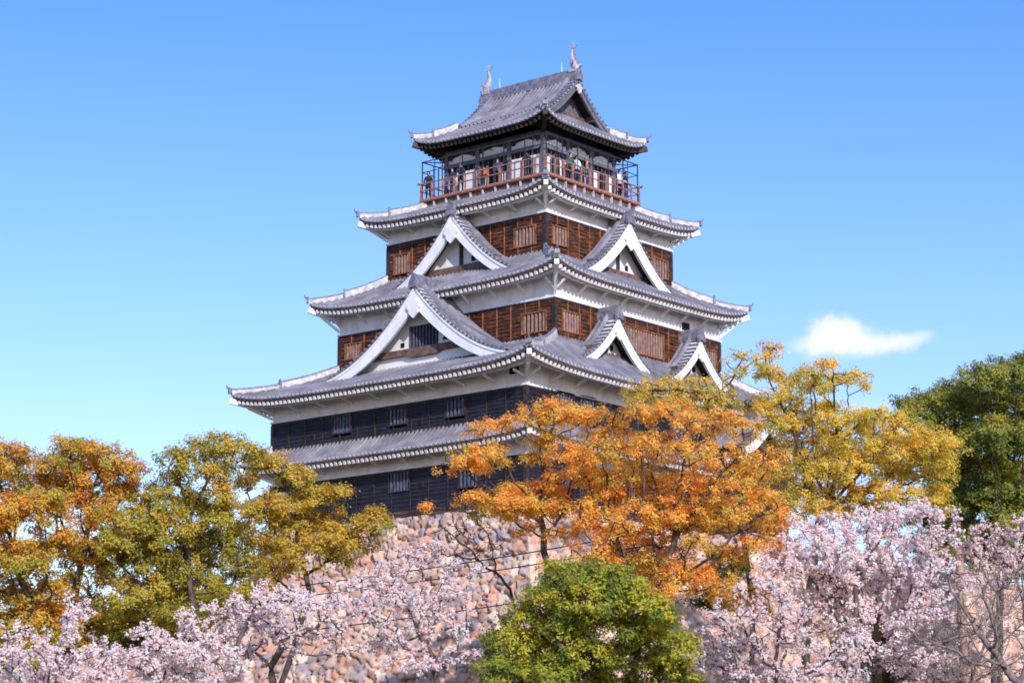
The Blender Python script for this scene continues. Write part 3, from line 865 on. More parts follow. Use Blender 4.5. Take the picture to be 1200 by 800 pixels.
# ---- roof ornaments
def fish(sx):
    b = MB(); x0 = sx * 3.25; z0 = 26.62
    t = np.linspace(0, 1, 12)
    px = x0 - sx * (.34 * np.sin(t * 2.4) - .18); pz = z0 + 1.35 * t ** .9
    rad = np.array([.17, .22, .24, .23, .21, .18, .155, .13, .105, .085, .065, .05])
    b.tube([(a, 0, c) for a, c in zip(px, pz)], rad, 10, sx=.8)
    tip = np.array((px[-1], 0, pz[-1]))
    for dx, dz in ((-.34, .22), (0, .36), (.34, .20)):
        b.prism([tip + (-.06, -.025, -.06), tip + (.06, -.025, -.06), tip + (dx * .9 + .05, -.025, dz), tip + (dx * 1.1 - .05, -.025, dz + .05)], (0, .05, 0))
    for i in range(2, 10):
        p = np.array((px[i], 0, pz[i])); o = np.array((sx, 0, .25))
        b.prism([p + o * rad[i] * .7 + (0, -.02, -.06), p + o * (rad[i] + .15) + (0, -.02, .03), p + o * rad[i] * .7 + (0, -.02, .1)], (0, .04, 0))
    for sy in (-1, 1):
        p = np.array((px[2], sy * .18, pz[2]))
        b.prism([p, p + (.22 * sx, sy * .22, .1), p + (.05 * sx, sy * .25, .25), p + (0, 0, .16)], (0.03, 0, 0.02))
    b.box(x0 - .26, x0 + .26, -.2, .2, z0 - .1, z0 + .08)
    b.build('fish_ornament', M['bronze'], keep, smooth=False)
fish(1); fish(-1)
for x in (-2.3, 2.35):
    b = MB(); b.tube([(x, 0, 26.4), (x, 0, 27.0), (x, 0, 27.35)], [.035, .03, .008], 6); b.build('lightning_rod', M['rod'], keep)

# ------------------------------------------------------------------ people on the balcony
def person(loc, face, shirt, trousers, hair, label, h=1.66, arm=(25, 25), lean=0.0, hat=None):
    root = empty('person', loc)
    tag(root, label, 'person', 'visitors on the top balcony')
    s = h / 1.70
    J = {'pel': (0, 0, .93), 'wst': (0, .0, 1.08), 'chest': (0, .0, 1.30), 'neck': (0, .0, 1.46), 'head0': (0, -.01, 1.53), 'head1': (0, -.015, 1.63),
         'shl': (.17, 0, 1.39), 'shr': (-.17, 0, 1.39)}
    V = [J['pel'], J['wst'], J['chest'], J['neck'], J['head0'], J['head1'], (0, -.01, 1.70)]
    Rr = [(.155, .115), (.14, .10), (.165, .115), (.055, .055), (.075, .085), (.08, .095), (.05, .06)]
    E = [(0, 1), (1, 2), (2, 3), (3, 4), (4, 5), (5, 6)]
    def chain(start, pts, rr):
        p = start
        for q, r in zip(pts, rr):
            V.append(q); Rr.append((r, r)); E.append((p, len(V) - 1)); p = len(V) - 1
    for sx, a in ((1, arm[0]), (-1, arm[1])):
        c, sn = math.cos(R(a)), math.sin(R(a))
        el = (sx * .24, -.27 * sn * .4, 1.39 - .27)
        hd = (sx * .20, el[1] - .24 * sn, el[2] - .24 * c + .24 * sn * .4)
        chain(2, [(sx * .18, 0, 1.38), el, hd, (sx * .19, hd[1] - .07 * sn, hd[2] - .06 * c)], [.062, .047, .036, .034])
        chain(0, [(sx * .095, 0, .86), (sx * .10, -.02, .48), (sx * .11, .02, .09), (sx * .115, -.12, .045)], [.10, .068, .046, .04])
    me = bpy.data.meshes.new('body')
    me.from_pydata([Vector(v) * s for v in V], E, [])
    o = link_mesh('body', me, [shirt, trousers, M['skin'], M['dark']], None)
    sk = o.modifiers.new('skin', 'SKIN')
    for d, r in zip(me.skin_vertices[0].data, Rr): d.radius = (r[0] * s, r[1] * s)
    me.skin_vertices[0].data[0].use_root = True
    sb = o.modifiers.new('sub', 'SUBSURF'); sb.levels = 1; sb.render_levels = 1
    dg = bpy.context.evaluated_depsgraph_get()
    m2 = bpy.data.meshes.new_from_object(o.evaluated_get(dg))
    bpy.data.objects.remove(o)
    mi = []
    for p in m2.polygons:
        c = p.center / s
        if c.z > 1.47: i = 2
        elif c.z < .07: i = 3
        elif c.z < .90 and abs(c.x) < .17 and not (c.z > .8 and abs(c.x) > .165): i = 1
        elif c.z < 1.0 and abs(c.x) > .15 and c.z > .7: i = 2 if c.z < .93 else 0
        else: i = 0 if c.z > .92 else 1
        mi.append(i)
    m2.materials.clear()
    for m in (shirt, trousers, M['skin'], M['dark']): m2.materials.append(m)
    m2.polygons.foreach_set('material_index', mi); m2.polygons.foreach_set('use_smooth', [True] * len(mi))
    body = bpy.data.objects.new('body', m2); col.objects.link(body); body.parent = root
    hb = MB()
    for z, r, y in ((1.615, .098, .02), (1.66, .102, .012), (1.70, .092, .005), (1.735, .055, .0)):
        pass
    hb.tube([(0, .022, 1.58 * s), (0, .02, 1.64 * s), (0, .01, 1.70 * s), (0, .0, 1.745 * s)], [.088, .101, .092, .04], 10)
    if hat: hb.tube([(0, -.02, 1.675 * s), (0, -.02, 1.69 * s)], [.16, .15], 12)
    m = hb.build('hair' if not hat else 'hat', hair, None, True); m.parent = root
    fb = MB()
    for sx in (-1, 1): fb.box(sx * .035 - .012, sx * .035 + .012, -.115, -.095, 1.605 * s, 1.617 * s, 0)
    fb.box(-.03, .03, -.112, -.09, 1.545 * s, 1.553 * s, 0)
    f = fb.build('face_features', M['dark'], None); f.parent = root
    root.rotation_euler = (0, 0, face)
    return root
M['skin'] = mat('skin', (.55, .33, .24))
cl = {n: mat('cloth_' + n, c, tuple(x * 1.3 for x in c), 8, .85) for n, c in dict(navy=(.02, .03, .07), black=(.02, .02, .025), orange=(.55, .17, .04), green=(.03, .09, .08), white=(.75, .75, .75), blue=(.03, .05, .10), grey=(.18, .18, .2), jeans=(.05, .08, .16)).items()}
hairm = mat('black_hair', (.015, .012, .012)); strawm = mat('straw_hat', (.45, .25, .08))
def on_balcony(k, px):
    n = 3.95 if k == 0 else 4.3
    _, a, b, _, _ = photo_rect(k, n, px - 1, px + 1, 200, 202)
    lim = (4.3 if k == 0 else 3.9)
    s = max(-lim, min(lim, (a + b) / 2))
    return side(k, s, n, ZF)
PPL = [(0, 501, 'black', 'black', hairm, 'person in black at the far left corner of the balcony under the net frame', 1.68, None),
       (0, 530, 'navy', 'jeans', hairm, 'shorter person in a navy jacket, left of a pair at the top balcony rail', 1.58, None),
       (0, 540, 'navy', 'black', hairm, 'taller person in a dark navy jacket, right of a pair at the top balcony rail', 1.74, None),
       (0, 566, 'orange', 'jeans', hairm, 'small person in an orange jacket by the doorway of the top storey', 1.36, None),
       (0, 583, 'blue', 'black', hairm, 'person in a blue top in front of the dark doorway, right of the orange jacket', 1.50, None),
       (1, 669, 'green', 'black', hairm, 'person in a dark green jacket at the sunny right side of the balcony', 1.70, None),
       (1, 676, 'white', 'jeans', hairm, 'person in a white shirt beside the dark green jacket on the balcony', 1.66, None),
       (1, 688, 'grey', 'jeans', strawm, 'person in grey wearing a straw hat on the right side of the balcony', 1.64, True),
       (1, 726, 'white', 'black', hairm, 'person in a white top near the right corner of the balcony', 1.68, None),
       (1, 733, 'black', 'jeans', hairm, 'person in black at the right corner of the balcony beside the white top', 1.72, None)]
for i, (k, px, sh, tr, hr, lb, hh, hat) in enumerate(PPL):
    person(on_balcony(k, px), (0 if k == 0 else R(90)) + random.uniform(-.5, .5), cl[sh], cl[tr], hr, lb, hh, (random.uniform(5, 60), random.uniform(5, 60)), hat=hat)

# ------------------------------------------------------------------ trees
SX = 1.5
def ppm(depth): return FPX / depth

def grow(basep, attr, trunk_to, step=.42, kill=.5, seed=0, wob=.35):
    g = np.random.default_rng(seed)
    nodes = [np.array(basep, float)]; par = [-1]
    tgt = np.array(trunk_to, float); d = tgt - nodes[0]; L = np.linalg.norm(d); n = max(2, int(L / step))
    bend = g.normal(0, .12 * L / 3, 3) * (1, 1, .2)
    for i in range(1, n + 1):
        t = i / n
        nodes.append(np.array(basep) + d * t + bend * math.sin(math.pi * t)); par.append(len(nodes) - 2)
    A = np.array(attr); alive = np.ones(len(A), bool)
    nd = np.full(len(A), 1e9); ni = np.zeros(len(A), int)
    new = [len(nodes) - 1] + list(range(max(1, len(nodes) - 4), len(nodes) - 1))
    for it in range(90):
        for j in new:
            dj = np.linalg.norm(A - nodes[j], axis=1)
            m = dj < nd; nd[m] = dj[m]; ni[m] = j
        alive &= nd > kill
        if not alive.any(): break
        new = []
        idx = np.where(alive)[0]
        for j in np.unique(ni[idx]):
            mine = idx[ni[idx] == j]
            v = A[mine] - nodes[j]; v /= np.linalg.norm(v, axis=1)[:, None] + 1e-9
            v = v.mean(0) + g.normal(0, wob * .35, 3) + (0, 0, .04)
            v /= np.linalg.norm(v) + 1e-9
            nodes.append(nodes[j] + v * step); par.append(j); new.append(len(nodes) - 1)
        if len(nodes) > 6000: break
    return np.array(nodes), np.array(par)

def skeleton_mesh(name, nodes, par, r_base, r_tip, matl, parent, power=2.3):
    n = len(nodes); ch = [[] for _ in range(n)]
    for i, p in enumerate(par):
        if p >= 0: ch[p].append(i)
    w = np.zeros(n)
    for i in range(n - 1, -1, -1): w[i] = 1.0 if not ch[i] else sum(w[c] for c in ch[i])
    rad = r_tip + (r_base - r_tip) * (w / w[0]) ** (1 / power)
    mb = MB()
    heads = [(0, None)]
    while heads:
        i, frm = heads.pop()
        chain = [] if frm is None else [frm]
        while True:
            chain.append(i)
            if not ch[i]: break
            cs = sorted(ch[i], key=lambda c: -w[c])
            for c in cs[1:]: heads.append((c, i))
            i = cs[0]
        if len(chain) > 1:
            rr = rad[chain].copy()
            if frm is not None: rr[0] = min(rr[0], rr[1] * 1.15)
            mb.tube(nodes[chain], rr, 7 if rr[0] > .1 else 5, 0, caps=False)
    return mb.build(name, matl, parent, True)

def leaf_mesh(name, C, Nrm, size, aspect, rgb, matl, parent, g, fold=.0):
    n = len(C)
    Nrm = Nrm / (np.linalg.norm(Nrm, axis=1)[:, None] + 1e-9)
    t = g.normal(size=(n, 3)); t -= (t * Nrm).sum(1)[:, None] * Nrm; t /= np.linalg.norm(t, axis=1)[:, None] + 1e-9
    b = np.cross(Nrm, t)
    sz = size * g.uniform(.65, 1.35, n)[:, None]
    V = np.stack([C - t * sz, C - b * sz * aspect + Nrm * sz * .15, C + t * sz, C + b * sz * aspect + Nrm * sz * .15], 1).reshape(-1, 3)
    me = bpy.data.meshes.new(name)
    me.vertices.add(len(V)); me.vertices.foreach_set('co', V.ravel().astype(np.float32))
    me.loops.add(len(V)); me.loops.foreach_set('vertex_index', np.arange(len(V), dtype=np.int32))
    me.polygons.add(n); me.polygons.foreach_set('loop_start', np.arange(0, len(V), 4, dtype=np.int32))
    me.update(calc_edges=True)
    set_tint(me, np.repeat(rgb, 4, axis=0))
    return link_mesh(name, me, matl, parent)

def tree(label, base_px, depth, blobs, palette, seed, cat='tree', name='broadleaf_tree', group=None, fork=None, r_base=.3, tuft=.34, leaves=60, size=.10, dens=1.0,
         bark='bark', depth_spread=.8, jit=.16, shell=.40, top_tint=None, lean=(0, 0), trunk_r_tip=.012, aspect=.5, flat=1.0, wob=.35, bright=1.36, sx=None):
    g = np.random.default_rng(seed)
    bp = at(base_px[0], base_px[1], depth); bp[2] = -13.35
    root = empty(name, bp)
    tag(root, label, cat, group)
    att, cen, rr, hue = [], [], [], []
    fh = FW.copy(); fh[2] = 0; fh /= np.linalg.norm(fh)
    m = FPX / depth
    xs = [b[0] for b in blobs]; cxm = (min(xs) + max(xs)) / 2; hwm = max(30, (max(xs) - min(xs)) / 2)
    for b in blobs:
        bx, by, rx, ry = b[:4]
        dz = b[4] if len(b) > 4 else g.uniform(-1, 1) * depth_spread * hwm / m * math.sqrt(max(.15, 1 - ((bx - cxm) / hwm / 1.1) ** 2))
        sc = 1 + dz / depth
        c = at(bx, by, depth) * 1.0 + fh * dz
        c = CAM + (c - CAM) * 1.0
        # keep the blob on its own ray at the real distance it was given
        c = at(bx, by, depth + dz)
        ax, az = rx * sc / m * SX, ry * sc / m * SX
        if sx: ax *= sx / SX; az *= sx / SX
        ay = .5 * (ax + min(ax, az * 1.6))
        n = max(5, int(dens * ax * az / tuft ** 2 * 3.0))
        v = g.normal(size=(n, 3)); v /= np.linalg.norm(v, axis=1)[:, None]
        v[:, 2] = np.where(v[:, 2] < -.6, -v[:, 2] * .8, v[:, 2])
        rad = g.uniform(shell, 1.08, n)
        v *= rad[:, None]
        P = c + v[:, :1] * ax * RT + v[:, 1:2] * ay * fh + v[:, 2:] * az * np.array((0, 0, flat))
        att.append(P); cen.append(np.repeat(c[None], n, 0)); hue.append(np.full(n, g.uniform(-1, 1)))
        rr.append(np.clip(v[:, 2], -1, 1))
    A = np.concatenate(att); Cn = np.concatenate(cen); Hu = np.concatenate(hue); Tp = np.concatenate(rr)
    fk = at(fork[0], fork[1], depth) if fork else bp + (A.mean(0) - bp) * .45
    nodes, par = grow(bp, A, fk, step=max(.32, tuft * 1.0), kill=max(.34, tuft * 1.05), seed=seed, wob=wob)
    skeleton_mesh('trunk', nodes, par, r_base * .62, trunk_r_tip, M[bark], root, 2.0)
    # leaf tufts
    n = len(A); k = g.poisson(leaves * 1.35, n); size = size * .72
    ii = np.repeat(np.arange(n), k)
    u = g.normal(size=(len(ii), 3)); u /= np.linalg.norm(u, axis=1)[:, None]
    u *= (g.uniform(0, 1, len(ii)) ** .45)[:, None]
    tr = tuft * g.uniform(.75, 1.3, n)[ii]
    u2 = u * tr[:, None]; u2[:, 2] *= .78
    C = A[ii] + u2 + g.normal(0, .06, u2.shape)
    out = (A - Cn); out /= np.linalg.norm(out, axis=1)[:, None] + 1e-9
    N = out[ii] * .6 + u * .7 + np.array((0, 0, .55)) + g.normal(0, .34, (len(ii), 3))
    pal = np.array(palette)                                     # palette runs from old green leaf to young orange leaf
    f = .5 + .22 * Hu + .20 * Tp + g.normal(0, jit, n)
    f = np.clip(f[ii] + g.normal(0, .10, len(ii)), 0, .999) * (len(pal) - 1)
    i0 = f.astype(int); fr = (f - i0)[:, None]
    rgb = pal[i0] * (1 - fr) + pal[np.minimum(i0 + 1, len(pal) - 1)] * fr
    rgb *= g.uniform(.85, 1.25, len(ii))[:, None] * bright
    leaf_mesh('crown', C, N, size, aspect, rgb, M['leaf'], root, g)
    return root

OLIVE = [(.15, .18, .045), (.28, .28, .05), (.44, .36, .065), (.58, .38, .07), (.60, .30, .06)]
ORANGE = [(.40, .33, .07), (.58, .42, .085), (.68, .43, .09), (.72, .38, .085), (.69, .31, .072)]
YELLOW = [(.30, .30, .06), (.48, .42, .07), (.64, .50, .09), (.70, .50, .09), (.68, .40, .07)]
DGREEN = [(.045, .065, .02), (.08, .105, .025), (.135, .15, .032), (.21, .20, .036), (.28, .22, .04)]
GREEN = [(.08, .11, .028), (.17, .20, .032), (.27, .28, .038), (.38, .35, .045), (.46, .36, .05)]

tree('orange and olive camphor tree cut by the left edge of the photo', (30, 880), 100,
     [(-45, 560, 50, 40), (-20, 545, 40, 26), (22, 538, 18, 12), (5, 575, 32, 22), (30, 600, 34, 20), (-20, 620, 45, 28), (52, 590, 26, 14), (10, 655, 38, 18), (55, 645, 30, 12), (78, 632, 24, 10), (25, 705, 40, 20), (-30, 690, 40, 28), (5, 740, 40, 22), (35, 665, 30, 14), (-10, 655, 30, 16), (50, 725, 34, 16), (60, 755, 40, 18), (20, 770, 40, 18)],
     OLIVE[1:] , 21, fork=(35, 700), r_base=.3, sx=1.42, dens=.95)
tree('orange topped camphor tree with open dark limbs, second crown from the left', (95, 880), 103,
     [(85, 532, 34, 16), (112, 538, 36, 20), (140, 556, 22, 18), (72, 556, 30, 15), (105, 566, 40, 18), (128, 582, 28, 16), (64, 575, 28, 14), (90, 592, 30, 14), (150, 575, 10, 14), (115, 620, 26, 22), (100, 665, 26, 20), (60, 690, 30, 14), (40, 725, 28, 14), (90, 715, 30, 16), (85, 740, 34, 16), (118, 650, 18, 12), (70, 640, 16, 9)],
     OLIVE[1:] + [(.44, .13, .025)], 22, fork=(98, 650), r_base=.3, sx=1.42, dens=.95)
tree('broad olive camphor tree with rounded pads, left of the keep', (225, 880), 101,
     [(208, 540, 18, 14), (235, 530, 22, 15), (262, 523, 18, 13), (286, 535, 22, 14), (205, 570, 22, 14), (245, 558, 24, 14), (185, 590, 28, 16), (225, 596, 34, 18), (150, 615, 32, 18), (190, 625, 38, 20), (262, 610, 34, 20), (245, 640, 40, 22),
      (140, 645, 30, 16), (170, 665, 36, 18), (215, 672, 36, 18), (265, 668, 32, 18), (130, 688, 24, 14), (155, 712, 30, 16), (200, 706, 30, 14), (135, 735, 20, 14), (175, 690, 34, 16), (230, 695, 34, 16), (250, 715, 34, 14), (170, 735, 34, 14), (215, 725, 30, 14), (275, 695, 26, 12), (160, 640, 30, 16), (210, 650, 34, 16), (255, 580, 20, 12)],
     [(.17, .19, .045), (.31, .29, .05), (.46, .37, .06), (.58, .37, .065)], 23, fork=(225, 700), r_base=.3, sx=1.42, dens=.95)
tree('olive and yellow camphor tree leaning right over the pinkish stone base', (275, 880), 104,
     [(318, 548, 26, 14), (345, 562, 22, 12), (296, 566, 16, 10), (372, 582, 24, 12), (398, 578, 14, 8), (338, 590, 28, 13), (308, 600, 24, 14), (335, 618, 28, 14), (375, 612, 26, 13), (404, 620, 26, 12), (436, 614, 22, 10), (415, 636, 26, 10), (365, 640, 28, 12), (320, 644, 24, 14), (395, 655, 16, 9), (300, 690, 20, 10), (285, 630, 24, 14), (345, 660, 26, 12), (310, 670, 24, 12), (390, 640, 24, 10), (440, 605, 14, 8)],
     OLIVE[1:4] + [(.34, .24, .025)], 24, fork=(362, 690), r_base=.22, sx=1.42, dens=.95, depth_spread=.5)
tree('open orange tree with thin bare limbs in front of the keep corner', (655, 880), 99,
     [(650, 482, 36, 10), (628, 492, 16, 7), (682, 490, 14, 9), (572, 502, 20, 7), (592, 494, 10, 5), (565, 534, 26, 11), (545, 548, 24, 9), (583, 545, 12, 9), (625, 541, 14, 8), (668, 533, 22, 10), (676, 552, 16, 9), (640, 575, 28, 10),
      (585, 585, 30, 10), (555, 588, 18, 8), (615, 598, 28, 11), (655, 598, 22, 10), (660, 622, 16, 8), (620, 620, 12, 8), (503, 597, 7, 5), (700, 575, 14, 8), (590, 606, 14, 7), (640, 600, 24, 9), (570, 598, 18, 8), (610, 588, 26, 9), (645, 520, 14, 7), (660, 488, 26, 9), (600, 575, 16, 7), (685, 535, 14, 9), (640, 512, 18, 8), (700, 512, 18, 9), (665, 560, 22, 9), (690, 565, 16, 9)],
     ORANGE, 25, fork=(640, 655), r_base=.24, depth_spread=.5, tuft=.27, leaves=50, dens=.95, size=.085)
tree('large orange tree right of the keep front corner, with dark gnarled trunk', (765, 880), 97,
     [(745, 488, 30, 13), (780, 482, 32, 13), (800, 500, 22, 12), (722, 496, 14, 9), (718, 525, 24, 12), (745, 515, 26, 12), (835, 500, 28, 14), (866, 504, 24, 12), (770, 535, 26, 14), (805, 530, 26, 14), (850, 535, 30, 14), (890, 545, 26, 14),
      (700, 560, 22, 14), (735, 560, 28, 16), (780, 570, 28, 16), (825, 575, 30, 16), (865, 580, 30, 14), (905, 590, 26, 14), (700, 610, 26, 18), (745, 610, 28, 18), (790, 605, 28, 18), (850, 615, 26, 10), (905, 620, 22, 9), (735, 645, 26, 16), (690, 645, 18, 12), (785, 650, 26, 16),
      (820, 640, 22, 10), (765, 685, 20, 11), (800, 680, 30, 14), (835, 675, 24, 12), (885, 714, 22, 10), (850, 700, 16, 8), (760, 590, 26, 16), (815, 615, 26, 14), (720, 585, 24, 14), (760, 665, 24, 14), (820, 555, 28, 14), (870, 560, 26, 12), (700, 665, 24, 12), (880, 605, 26, 12), (775, 625, 26, 14), (720, 625, 24, 14), (920, 605, 18, 9), (690, 590, 16, 12), (740, 680, 22, 12), (840, 595, 26, 12), (712, 655, 26, 12), (752, 660, 26, 12), (792, 672, 26, 12), (828, 690, 26, 12), (868, 702, 22, 11), (890, 690, 16, 9), (852, 655, 24, 12), (884, 640, 22, 11), (910, 640, 16, 9), (775, 700, 24, 10), (702, 528, 20, 10, -1.5), (732, 534, 22, 10, -1.5), (690, 545, 16, 9, -1), (760, 520, 20, 10, -1)],
     ORANGE, 26, fork=(772, 690), r_base=.36, depth_spread=.75, tuft=.28, leaves=44, size=.085, dens=.72, sx=1.4)
tree('slender pale yellow tree rising against the lower right gables', (860, 880), 108,
     [(864, 420, 12, 8), (858, 438, 9, 6), (872, 434, 8, 5), (768, 456, 26, 10), (800, 452, 24, 9), (830, 458, 22, 10), (752, 468, 16, 7), (815, 470, 26, 8), (850, 470, 20, 9), (785, 474, 20, 8), (880, 478, 16, 9), (835, 486, 20, 8)],
     YELLOW, 27, fork=(866, 600), r_base=.2, tuft=.26, leaves=36, size=.075, dens=.8, depth_spread=.35)
tree('wide yellow tree standing against the sky right of the keep', (950, 880), 106,
     [(897, 415, 13, 10), (890, 436, 14, 9), (907, 440, 10, 8), (926, 448, 18, 9), (944, 440, 14, 8), (962, 435, 18, 9), (975, 448, 16, 9), (956, 456, 20, 8), (1008, 445, 14, 8), (1018, 452, 7, 7), (912, 466, 22, 10), (895, 480, 14, 9), (940, 478, 22, 8),
      (940, 500, 28, 12), (975, 497, 26, 11), (1005, 495, 26, 12), (1035, 492, 26, 12), (1055, 508, 24, 12), (1085, 520, 26, 12), (1110, 528, 18, 11), (1080, 545, 26, 10), (1110, 550, 12, 7), (955, 525, 28, 12), (1000, 525, 30, 12), (1040, 530, 28, 12),
      (935, 548, 22, 12), (965, 558, 26, 13), (1005, 555, 28, 12), (1045, 560, 24, 10), (1060, 580, 22, 8), (945, 575, 20, 10), (1100, 592, 12, 10), (1075, 560, 26, 10), (920, 525, 20, 12), (985, 580, 30, 12), (1020, 580, 28, 12), (1090, 575, 18, 8), (930, 590, 20, 12), (1060, 540, 24, 10), (985, 540, 26, 12), (1020, 510, 26, 10), (965, 480, 20, 8), (900, 560, 18, 12), (915, 500, 16, 10), (955, 600, 26, 10), (1000, 600, 26, 9), (1040, 595, 24, 8), (1060, 525, 26, 10), (1095, 535, 22, 10), (975, 515, 24, 10), (950, 545, 24, 10), (1025, 548, 26, 10)],
     YELLOW, 28, fork=(962, 600), r_base=.34, tuft=.3, leaves=46, size=.085, dens=.95, depth_spread=.7, sx=1.55)
tree('dark green evergreen tree with a domed crown at the right edge', (1175, 880), 122,
     [(1160, 452, 34, 18), (1192, 436, 28, 15), (1225, 440, 40, 22), (1125, 466, 28, 14), (1095, 472, 24, 13), (1066, 478, 16, 9), (1080, 494, 22, 12), (1110, 492, 30, 16), (1150, 484, 36, 18), (1190, 475, 36, 20), (1235, 490, 40, 30), (1125, 520, 32, 18), (1165, 520, 36, 20), (1205, 520, 36, 22),
      (1140, 555, 34, 20), (1180, 560, 36, 20), (1215, 570, 36, 24), (1115, 575, 26, 16), (1145, 592, 32, 16), (1190, 600, 34, 18), (1105, 596, 18, 10), (1170, 640, 60, 24), (1130, 625, 34, 16), (1190, 630, 40, 18), (1110, 550, 24, 14), (1085, 515, 18, 12), (1150, 520, 30, 16), (1160, 580, 36, 18), (1120, 655, 34, 16), (1175, 665, 40, 16), (1215, 660, 36, 18), (1090, 610, 20, 12), (1090, 640, 20, 14)],
     DGREEN, 29, name='evergreen_tree', bright=2.1, fork=(1172, 690), r_base=.3, tuft=.42, leaves=75, size=.12, dens=1.1, depth_spread=.9, top_tint=1)
tree('rounded bright green tree at the bottom centre before the stone base', (690, 960), 84,
     [(690, 680, 44, 18), (655, 690, 34, 16), (725, 690, 34, 16), (640, 712, 34, 18), (690, 708, 44, 22), (740, 708, 36, 20), (765, 722, 26, 16), (615, 730, 28, 16), (660, 740, 40, 22), (710, 738, 40, 22), (755, 745, 36, 20), (595, 752, 26, 16), (625, 765, 36, 20), (790, 760, 24, 18), (680, 772, 44, 22), (735, 775, 40, 22),
      (780, 785, 32, 20), (590, 785, 30, 20), (640, 800, 44, 22), (700, 808, 46, 22), (760, 815, 44, 22), (600, 825, 40, 22), (800, 805, 20, 20), (650, 664, 20, 8), (690, 850, 100, 30)],
     GREEN, 30, name='evergreen_tree', fork=(690, 850), r_base=.3, tuft=.27, leaves=46, size=.1, dens=1.15, depth_spread=.7, jit=.24, bright=1.6, shell=.45, sx=1.24)
tree('small dark green bush in the shade below the large orange tree', (850, 800), 104,
     [(850, 655, 14, 10), (865, 668, 14, 9), (845, 676, 18, 10), (830, 705, 20, 12)],
     DGREEN[:4], 31, name='bush', cat='bush', fork=(848, 740), r_base=.1, tuft=.3, leaves=60, size=.09, depth_spread=.4)

def twiggy(label, base_px, depth, blobs, fork, seed, name='cherry_tree', cat='cherry tree', group=None, r_base=.2, att_n=1.0, bloom=1.0, petal=.052, palette=None, bark='bark_grey', per=10, spread=.14, depth_spread=.7, step=.36, mat_='petal', part='blossom', tip=.007):
    g = np.random.default_rng(seed)
    bp = at(base_px[0], base_px[1], depth); bp[2] = -13.35
    root = empty(name, bp); tag(root, label, cat, group)
    fh = FW.copy(); fh[2] = 0; fh /= np.linalg.norm(fh)
    m = FPX / depth
    xs = [b[0] for b in blobs]; hwm = max(40, (max(xs) - min(xs)) / 2)
    att = []
    for b in blobs:
        bx, by, rx, ry = b[:4]
        dz = b[4] if len(b) > 4 else g.uniform(-1, 1) * depth_spread * hwm / m
        c = at(bx, by, depth + dz)
        ax, az = rx / m * 1.32, ry / m * 1.4
        n = max(8, int(att_n * 34 * ax * az))
        v = g.normal(size=(n, 3)); v /= np.linalg.norm(v, axis=1)[:, None]; v *= (g.uniform(0, 1, n) ** .4)[:, None]
        att.append(c + v[:, :1] * ax * RT + v[:, 1:2] * .8 * ax * fh + v[:, 2:] * az * np.array((0, 0, 1.)))
    A = np.concatenate(att)
    nodes, par = grow(bp, A, at(fork[0], fork[1], depth), step=step, kill=.34, seed=seed, wob=.5)
    skeleton_mesh('trunk', nodes, par, r_base * .75, tip, M[bark], root, 1.9)
    # blossom clusters strung along the thin outer twigs
    n = len(nodes); w = np.zeros(n); ch = np.zeros(n, int)
    for i in range(n - 1, 0, -1):
        if w[i] == 0: w[i] = 1
        w[par[i]] += w[i]
    thin = np.where((w < 22) & (par >= 0))[0]
    thin = thin[nodes[thin][:, 2] > bp[2] + 1]
    reps = max(1, int(round(3.8 * bloom)))
    keepm = g.uniform(0, 1, len(thin)) < min(1, bloom * 1.0)
    thin = thin[keepm]
    ii = np.repeat(thin, reps)
    t = g.uniform(0, 1, len(ii))[:, None]
    Cc = nodes[ii] * t + nodes[par[ii]] * (1 - t) + g.normal(0, spread * .8, (len(ii), 3))
    jj = np.repeat(np.arange(len(Cc)), per)
    u = g.normal(size=(len(jj), 3)); u /= np.linalg.norm(u, axis=1)[:, None]
    C = Cc[jj] + u * (g.uniform(.4, 1, len(jj)) * spread)[:, None]
    N = u * .8 + np.array((.6, -.45, .5)) + g.normal(0, .35, u.shape)
    pal = np.array(palette if palette is not None else [(.95, .75, .74), (.96, .83, .81), (.97, .90, .88), (.94, .66, .66), (.97, .86, .84)])
    rgb = pal[g.integers(0, len(pal), len(Cc))][jj] * g.uniform(.86, 1.04, len(jj))[:, None]
    o = leaf_mesh(part, C, N, petal, .8, rgb, M[mat_], root, g)
    if part == 'buds': o['kind'] = 'stuff'
    return root

BUSH = [(-20, 745, 40, 18), (30, 738, 36, 16), (80, 730, 36, 18), (55, 765, 40, 16)]
tree('low olive bush behind the blossoms at the bottom left', (50, 860), 106, BUSH, OLIVE[:3], 61, name='bush', cat='bush', fork=(50, 790), r_base=.1, tuft=.3, depth_spread=.3)
tree('dark olive bush under the broad olive tree, above the white blossom branch', (200, 860), 106, [(140, 730, 34, 18), (185, 720, 34, 16), (230, 712, 30, 16), (270, 705, 24, 14), (160, 755, 36, 16), (215, 745, 32, 14)], OLIVE[:3], 62, name='bush', cat='bush', fork=(195, 780), r_base=.1, tuft=.3, depth_spread=.3)
twiggy('low cherry tree in pale pink bloom at the bottom left corner', (60, 980), 88,
       [(10, 790, 40, 22), (50, 765, 34, 20), (95, 715, 18, 14), (88, 730, 20, 14), (30, 740, 24, 12), (100, 775, 40, 20), (60, 800, 50, 22), (125, 800, 40, 18), (80, 690, 10, 6)], (55, 850), 41)
twiggy('long cherry branch of white pink bloom rising across the lower left', (255, 960), 90,
       [(150, 780, 36, 16), (185, 762, 36, 18), (225, 742, 36, 18), (262, 722, 34, 17), (295, 704, 32, 15), (328, 692, 30, 12), (240, 765, 40, 18), (290, 735, 30, 18), (200, 790, 40, 18), (335, 712, 26, 12), (360, 706, 24, 10), (165, 740, 18, 10), (270, 790, 30, 14)], (275, 800), 42)
